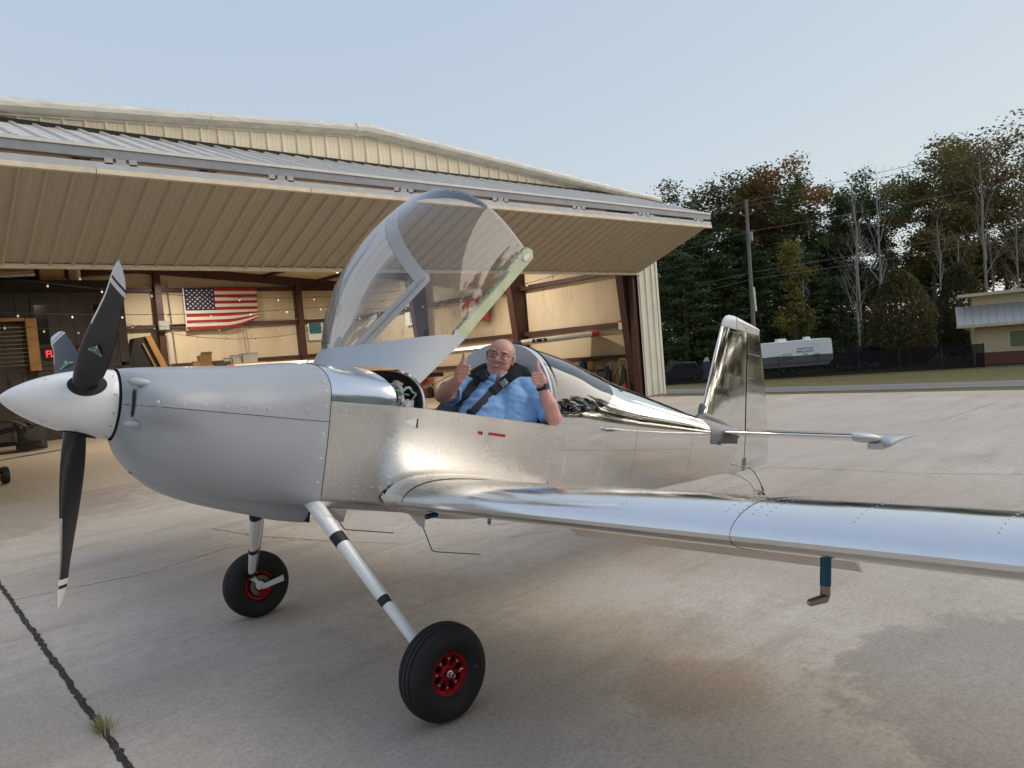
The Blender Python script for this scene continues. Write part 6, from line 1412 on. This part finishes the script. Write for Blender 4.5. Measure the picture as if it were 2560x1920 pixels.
b2 = empty('rear_shed', (75.5, 17.9, -2.85), (0, 0, rzb)); tag(b2, 'low brick shed with metal roof behind the clubhouse', 'building')
MB().box2((0, 0, 0), (9, 5, 2.4)).build('wall', A['brick_wall'], b2); MB().box2((0, -.02, 1.6), (6, 0, 2.9)).build('screen_porch', A['win_dark'], b2); MB().prism([V(-.8, -.9, 3.0), V(-.8, 2.5, 4.4), V(-.8, 2.5, 4.5), V(-.8, -.9, 3.12)], (10.5, 0, 0)).build('roof', A['roof_metal'], b2)
# ------------------------------------------------------------------ trees
def leaf_mat(name, cols, trans=.25):
    mt, n, b = new_mat(name); b.inputs['Roughness'].default_value = .75; b.inputs['Specular IOR Level'].default_value = .12
    oi = n.nodes.new('ShaderNodeObjectInfo'); f1 = noise(n, .9, 4, .7); k = mathn(n, 'ADD', f1, mathn(n, 'MULTIPLY', mathn(n, 'SUBTRACT', oi.outputs['Random'], .5), .25))
    c = ramp(n, k, [(.25, cols[0]), (.5, cols[1]), (.75, cols[2])]); n.links.new(c, b.inputs['Base Color'])
    tl_ = n.nodes.new('ShaderNodeBsdfTranslucent'); n.links.new(c, tl_.inputs[0]); mx = n.nodes.new('ShaderNodeMixShader'); mx.inputs[0].default_value = trans
    n.links.new(b.outputs[0], mx.inputs[1]); n.links.new(tl_.outputs[0], mx.inputs[2]); n.links.new(mx.outputs[0], n.nodes['Material Output'].inputs[0]); MATS[name] = mt; return mt
leaf_mat('leaf_dark', [(0.045, 0.063, 0.026), (0.083, 0.105, 0.042), (0.143, 0.143, 0.060)]); leaf_mat('leaf_brown', [(0.063, 0.072, 0.030), (0.143, 0.112, 0.048), (0.240, 0.135, 0.060)]); leaf_mat('leaf_rust', [(0.075, 0.078, 0.030), (0.225, 0.117, 0.045), (0.300, 0.150, 0.053)])
leaf_mat('leaf_green', [(0.063, 0.087, 0.033), (0.112, 0.143, 0.048), (0.240, 0.150, 0.060)]); leaf_mat('leaf_pale', [(0.090, 0.090, 0.038), (0.165, 0.143, 0.060), (0.240, 0.180, 0.075)]); leaf_mat('leaf_pine', [(0.036, 0.057, 0.024), (0.060, 0.087, 0.036), (0.087, 0.112, 0.045)], .12); leaf_mat('leaf_yellow', [(0.068, 0.083, 0.022), (0.135, 0.135, 0.038), (0.210, 0.180, 0.053)]); leaf_mat('leaf_bush', [(0.051, 0.057, 0.026), (0.090, 0.090, 0.039), (0.143, 0.093, 0.045)])
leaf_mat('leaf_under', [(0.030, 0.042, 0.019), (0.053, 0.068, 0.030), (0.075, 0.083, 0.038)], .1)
M('bark', (.085, .075, .062), .95, var=.3, scale=3, stretch=(1, 1, .2)); M('bark_pale', (.26, .245, .22), .9, var=.2, scale=3, stretch=(1, 1, .2))
def limb(mb, p, d, L, r_, lev, tips, rnd, up=.25, maxlev=3, nchild=4, seg=4):
    pts = [p.copy()]; rr = [r_]; q = p.copy(); dd = d.copy()
    for i in range(seg):
        dd = (dd+V(rnd.gauss(0, .13), rnd.gauss(0, .13), rnd.gauss(0, .10)+up*.12)).normalized(); q = q+dd*L/seg; pts.append(q.copy()); rr.append(r_*(1-.72*(i+1)/seg))
    mb.tube(pts, rr, 6 if lev < 2 else 4, False)
    if lev >= maxlev: tips += [(pts[-1], L), (pts[-2], L)]; return
    for k in range(nchild):
        f_ = .35+.65*(k+rnd.random())/nchild; i = min(int(f_*seg), seg-1); b_ = pts[i]+(pts[i+1]-pts[i])*(f_*seg-i)
        az = rnd.uniform(0, 2*PI); a = dd.cross(V(0, 0, 1)); a = a.normalized() if a.length > .1 else V(1, 0, 0); c = a.cross(dd)
        nd = (dd*rnd.uniform(.55, .9)+(a*math.cos(az)+c*math.sin(az))*rnd.uniform(.5, .9)+V(0, 0, up*.3)).normalized()
        limb(mb, b_, nd, L*rnd.uniform(.45, .65), r_*(1-.6*f_)*.55, lev+1, tips, rnd, up, maxlev, nchild, 3)
    tips.append((pts[-1], L*.6))
def leaves(mb, tips, n, rad, size, rnd, flat=.7):
    for i in range(n):
        p, L = tips[rnd.randrange(len(tips))]; k = rad
        c = p+V(rnd.gauss(0, k), rnd.gauss(0, k), rnd.gauss(0, k*flat)); s_ = size*rnd.uniform(.6, 1.3)
        a = V(rnd.gauss(0, 1), rnd.gauss(0, 1), rnd.gauss(0, .7)).normalized(); b_ = a.cross(V(rnd.gauss(0, 1), rnd.gauss(0, 1), rnd.gauss(0, 1))).normalized()
        mb.add([c-a*s_, c+b_*s_*.55, c+a*s_, c-b_*s_*.55], [(0, 1, 2, 3)])
def deciduous(seed, start=.22, nleaf=13000, nl=9, spread=.34, size=.0100, rad=.034):
    rnd = random.Random(seed); tb_ = MB(); tips = []; pts = []; q = V(0, 0, 0)
    for i in range(9): pts.append(q.copy()); q = q+V(rnd.gauss(0, .007), rnd.gauss(0, .007), .105)
    tb_.tube(pts, [.016*(1-.8*i/9) for i in range(9)], 8, False)
    for k in range(nl):
        f_ = start+(.94-start)*(k+.5)/nl; b_ = pts[min(int(f_/.105), 8)].copy(); b_.z = f_*.94; az = k*2.4+rnd.uniform(-.4, .4); w_ = spread*math.sin(PI*min(.95, .25+.7*(1-abs(f_-.55)/.55)))
        limb(tb_, b_, V(math.cos(az)*.8, math.sin(az)*.8, .55+.5*f_).normalized(), w_*rnd.uniform(.8, 1.1), .0075*(1.15-f_), 1, tips, rnd, .3, 2, 4)
    tips += [(pts[-1], .1), (pts[-2], .1)]
    lb_ = MB(); leaves(lb_, tips, nleaf, rad, size, rnd); return tb_, lb_
def pine(seed, nleaf=9500):
    rnd = random.Random(seed); tb_ = MB(); lb_ = MB(); tb_.tube([V(0, 0, 0), V(.01, .005, .5), V(0, 0, 1)], [.016, .011, .002], 8, False)
    for k in range(42):
        f_ = .12+.86*k/42; az = k*2.4+rnd.uniform(-.3, .3); L = (.30*(1-f_)**.8+.03)*rnd.uniform(.7, 1.15); d = V(math.cos(az), math.sin(az), .10-.25*(1-f_)); e = V(0, 0, f_)+d*L
        tb_.tube([V(0, 0, f_), V(0, 0, f_)+d*L*.5+V(0, 0, -.01), e], [.004*(1.1-f_), .003*(1.1-f_), .001], 4, False)
        for i in range(nleaf//42):
            t = rnd.uniform(.15, 1)**.7; c = V(0, 0, f_)+d*L*t+V(rnd.gauss(0, .03), rnd.gauss(0, .03), rnd.gauss(0, .012)); s_ = rnd.uniform(.008, .017); a = (d+V(rnd.gauss(0, .7), rnd.gauss(0, .7), rnd.gauss(0, .4))).normalized(); b_ = a.cross(V(rnd.gauss(0, 1), rnd.gauss(0, 1), rnd.gauss(0, 1))).normalized()
            lb_.add([c-a*s_, c+b_*s_*.4, c+a*s_, c-b_*s_*.4], [(0, 1, 2, 3)])
    return tb_, lb_
def bare(seed, spread=.2, start=.35, fine=True):
    rnd = random.Random(seed); tb_ = MB(); tips = []; pts = []; q = V(0, 0, 0)
    for i in range(9): pts.append(q.copy()); q = q+V(rnd.gauss(0, .006), rnd.gauss(0, .006), .112)
    tb_.tube(pts, [.0095*(1-.82*i/9) for i in range(9)], 8, False)
    for k in range(12):
        f_ = start+(.93-start)*(k+.5)/12; b_ = pts[min(int(f_/.112), 8)].copy(); b_.z = f_*.95; az = k*2.4+rnd.uniform(-.4, .4)
        limb(tb_, b_, V(math.cos(az)*.55, math.sin(az)*.55, .9).normalized(), spread*rnd.uniform(.7, 1.1)*(1.15-.5*f_), .0042*(1.2-f_), 1, tips, rnd, .6, 3, 4)
    return tb_, None
def oval(seed, n=9000):
    rnd = random.Random(seed); tb_ = MB(); lb_ = MB(); tb_.tube([V(0, 0, 0), V(0, 0, .5)], [.03, .012], 8, False)
    for k in range(14): a = k*2.4; tb_.tube([V(0, 0, .08), V(math.cos(a)*.15, math.sin(a)*.15, .5), V(math.cos(a)*.18, math.sin(a)*.18, .8)], [.010, .006, .002], 4, False)
    for i in range(n):
        z = rnd.uniform(.02, 1); R0 = .37*math.sin(PI*min(1, .12+z*.86))**.62*(1-.22*z)*(1+.06*math.sin(z*14)); a = rnd.uniform(0, 2*PI); r_ = R0*math.sqrt(rnd.uniform(.35, 1))*(1+.05*math.sin(3*a+z*9)+.04*math.sin(7*a-z*13)); c = V(math.cos(a)*r_, math.sin(a)*r_, z)
        s_ = rnd.uniform(.012, .024); a1 = V(rnd.gauss(0, .5), rnd.gauss(0, .5), rnd.gauss(.6, .5)).normalized(); b1_ = a1.cross(V(rnd.gauss(0, 1), rnd.gauss(0, 1), rnd.gauss(0, 1))).normalized(); lb_.add([c-a1*s_, c+b1_*s_*.5, c+a1*s_, c-b1_*s_*.5], [(0, 1, 2, 3)])
    return tb_, lb_
TM = {}
def proto(key, gen, bark_):
    tb_, lb_ = gen; TM[key] = (tb_.mesh('trunk', A[bark_], True), lb_)
def proto_leaf(key, gen, bark_, lm):
    tb_, lb_ = gen; zs = sorted(p[2] for p in (tb_.v if lb_ is None else lb_.v)); k_ = 1/zs[int(len(zs)*.992)-1]
    for q_ in (tb_, lb_):
        if q_ is not None: q_.v = [(p[0]*k_, p[1]*k_, p[2]*k_) for p in q_.v]
    t_me = tb_.mesh('trunk', A[bark_], True); TM[key] = (t_me, None if lb_ is None else {l: lb_.mesh('crown', A[l]) for l in lm})
proto_leaf('d1', deciduous(1), 'bark', ('leaf_dark', 'leaf_brown', 'leaf_rust', 'leaf_green')); proto_leaf('d2', deciduous(2, .3, 12000), 'bark', ('leaf_dark', 'leaf_brown', 'leaf_rust', 'leaf_green')); proto_leaf('d3', deciduous(3, .18, 14000, 10, .3), 'bark', ('leaf_dark', 'leaf_brown', 'leaf_rust'))
proto_leaf('pale', deciduous(4, .3, 4200, 10, .34, .0085, .05), 'bark_pale', ('leaf_pale',)); proto_leaf('slim', deciduous(5, .2, 5000, 10, .16, .014, .03), 'bark', ('leaf_yellow',)); proto_leaf('p1', pine(11), 'bark', ('leaf_pine',)); proto_leaf('p2', pine(12), 'bark', ('leaf_pine',)); proto_leaf('b1', bare(21), 'bark_pale', ()); proto_leaf('b2', bare(22, .16, .5), 'bark_pale', ()); proto_leaf('bw', bare(23, .42, .25), 'bark_pale', ()); proto_leaf('oval', oval(31), 'bark', ('leaf_bush',))
def tree(name, key, leaf, x, y, z, h, rz, label, group=None, wsc=1.):
    t = empty(name, (x, y, z)); tag(t, label, 'tree', group); tm, lm = TM[key]
    inst(tm, 'trunk', (0, 0, 0), (0, 0, rz), t, (h*wsc, h*wsc, h))
    if leaf: inst(lm[leaf], 'crown', (0, 0, 0), (0, 0, rz), t, (h*wsc, h*wsc, h))
    return t
TR = [(75.9, 51.5, -2.85, 21.7, 'oak_dark'), (68.6, 44.5, -2.8, 20.0, 'oak_dark'), (77.5, 47.5, -2.86, 22.8, 'oak_brown'), (73.9, 42.6, -2.83, 21.9, 'oak_brown'), (85.5, 47.1, -2.9, 23.4, 'oak_dark'), (78.8, 41.0, -2.87, 22.6, 'oak_rust'), (86.7, 42.1, -2.9, 24.0, 'oak_rust'), (80.4, 36.8, -2.88, 20.6, 'oak_dark'), (93.8, 41.0, -2.9, 21.4, 'oak_dark'), (89.8, 36.5, -2.9, 21.4, 'oak_dark'), (102.5, 38.7, -2.9, 21.3, 'oak_dark'), (96.2, 33.6, -2.9, 20.5, 'oak_dark'), (104.8, 34.0, -2.9, 22.1, 'oak_brown'), (91.6, 27.1, -2.9, 24.1, 'oak_green'), (106.5, 30.0, -2.9, 24.0, 'oak_dark'), (101.9, 26.1, -2.9, 24.3, 'oak_brown'), (113.3, 26.8, -2.9, 25.0, 'oak_dark'), (103.2, 22.1, -2.9, 21.2, 'oak_brown'), (100.7, 19.2, -2.9, 26.1, 'oak_pale'), (109.2, 19.8, -2.9, 26.2, 'oak_pale'), (61.7, 42.3, -2.73, 15.1, 'pine'), (59.5, 38.8, -2.67, 12.3, 'pine'), (66.2, 41.0, -2.78, 14.7, 'pine'), (64.0, 37.4, -2.76, 11.9, 'pine'), (70.9, 39.5, -2.81, 15.1, 'pine'), (68.8, 35.8, -2.79, 12.2, 'pine'), (77.8, 38.7, -2.86, 14.8, 'pine'), (76.5, 34.4, -2.85, 12.3, 'pine'), (74.9, 30.3, -2.83, 9.1, 'pine'), (86.4, 36.6, -2.9, 15.3, 'pine'), (65.4, 30.8, -2.76, 12.1, 'poplar_yellow'), (76.7, 29.4, -2.85, 20.9, 'bare'), (81.2, 28.2, -2.88, 22.1, 'bare'), (72.5, 27.4, -2.81, 13.8, 'bare_wide'), (91.9, 21.5, -2.9, 24.4, 'bare'), (85.3, 24.2, -2.9, 16.1, 'bare'), (89.5, 23.1, -2.9, 14.4, 'bare'), (94.7, 21.2, -2.9, 14.3, 'bare'), (94.4, 18.8, -2.9, 15.6, 'bare'), (72.1, 33.0, -2.82, 13.2, 'bare'), (90.2, 30.3, -2.9, 13.0, 'bare')]
rnd = random.Random(77); ORD = ('first', 'second', 'third', 'fourth', 'fifth', 'sixth', 'seventh', 'eighth', 'ninth', 'tenth', 'eleventh', 'twelfth')
def azim(x, y): return math.atan2(x-CAM_POS.x, y-CAM_POS.y)
RANK = {}
for kk in set(t[4] for t in TR):
    for r_, t in enumerate(sorted([t for t in TR if t[4] == kk], key=lambda t: azim(t[0], t[1]))): RANK[t] = r_
NUM = {kk: sum(t[4] == kk for t in TR) for kk in set(t[4] for t in TR)}
LBL = {'oak_dark': ('broadleaf_tree', 'leaf_dark', 'dark green broadleaf tree in the wood behind the fence'), 'oak_brown': ('broadleaf_tree', 'leaf_brown', 'browning broadleaf tree in the wood behind the fence'), 'oak_rust': ('broadleaf_tree', 'leaf_rust', 'rusty orange topped tree in the wood right of the pole'), 'oak_green': ('broadleaf_tree', 'leaf_green', 'tall green tree with orange tips above the oval shrubs'), 'oak_pale': ('broadleaf_tree', 'leaf_pale', 'tall sparse pale leaved tree at the right edge'), 'pine': ('pine_tree', 'leaf_pine', 'dark pine in the wood behind the fence'), 'poplar_yellow': ('young_tree', 'leaf_yellow', 'slim yellowing young tree right of the utility pole'), 'bare': ('bare_tree', None, 'leafless pale grey tree rising from the wood'), 'bare_wide': ('bare_tree', None, 'wide leafless tree between the pole and the oval shrubs')}
for i, (x, y, z, h, k) in enumerate(TR):
    nm, lf, lab = LBL[k]
    if NUM[k] > 1: lab = '%s %s counting from the hangar' % (ORD[RANK[(x, y, z, h, k)]], {'oak_dark': 'dark green broadleaf tree in the wood', 'oak_brown': 'browning broadleaf tree in the wood', 'oak_rust': 'rusty orange topped tree in the wood', 'oak_pale': 'tall sparse pale leaved tree at the right', 'pine': 'dark pine in the wood', 'bare': 'leafless pale grey tree in the wood'}[k])
    key = {'oak_dark': ('d1', 'd2', 'd3')[i % 3], 'oak_brown': ('d2', 'd3', 'd1')[i % 3], 'oak_rust': ('d1', 'd3')[i % 2], 'oak_green': 'd2', 'oak_pale': 'pale', 'pine': ('p1', 'p2')[i % 2], 'poplar_yellow': 'slim', 'bare': ('b1', 'b2')[i % 2], 'bare_wide': 'bw'}[k]
    tree(nm, key, lf, x, y, z, h*1.02, rnd.uniform(0, 6.28), lab, 'wood behind the fence: '+k.replace('_', ' '), 1.15 if k.startswith('oak') else (1.2 if k == 'pine' else 1.))
tree('oval_shrub_tree', 'oval', 'leaf_bush', 71.2, 22.85, -2.8, 8.9, .5, 'large egg shaped brownish shrub behind the fence', None, 1.02); tree('oval_shrub_tree', 'oval', 'leaf_bush', 82.4, 21.0, -2.88, 9.5, 2.2, 'second egg shaped shrub, behind and right of the larger one', None, .82)
# deeper rows of the wood, reading as one mass
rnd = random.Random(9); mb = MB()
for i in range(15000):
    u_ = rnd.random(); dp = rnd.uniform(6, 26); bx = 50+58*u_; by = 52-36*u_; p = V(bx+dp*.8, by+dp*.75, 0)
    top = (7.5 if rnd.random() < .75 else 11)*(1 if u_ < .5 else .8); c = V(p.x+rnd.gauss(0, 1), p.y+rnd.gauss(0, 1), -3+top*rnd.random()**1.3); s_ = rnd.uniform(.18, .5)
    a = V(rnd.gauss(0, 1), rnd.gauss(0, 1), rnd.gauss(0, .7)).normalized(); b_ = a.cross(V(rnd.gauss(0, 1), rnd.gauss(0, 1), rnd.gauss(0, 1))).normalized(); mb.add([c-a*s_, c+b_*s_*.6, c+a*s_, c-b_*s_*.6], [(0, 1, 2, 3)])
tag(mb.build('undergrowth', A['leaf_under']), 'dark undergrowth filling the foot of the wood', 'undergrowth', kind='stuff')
# trees behind the photographer: they are what the polished metal mirrors
def mirrored(k, x, y, h): tree('pine_tree' if k == 3 else 'broadleaf_tree', ('d1', 'd2', 'd3', 'p1')[k], ('leaf_dark', 'leaf_brown', 'leaf_dark', 'leaf_pine')[k], x, y, terr(x, y)-.05, h, rnd.uniform(0, 6), 'tree in the dark row mirrored in the polished fuselage', 'row of trees mirrored in the metal', 1.35)
for i in range(18): mirrored(i % 4, -34+i*4.8+rnd.uniform(-1.2, 1.2), -42+rnd.uniform(-4, 3), rnd.uniform(15, 20))
for i in range(14): mirrored(i % 4, 64+rnd.uniform(-3, 6)-i*.6, -9-i*3.2, rnd.uniform(14, 19))
for i in range(8): mirrored(i % 3, -48+rnd.uniform(-3, 3), -34+i*6, rnd.uniform(12, 17))
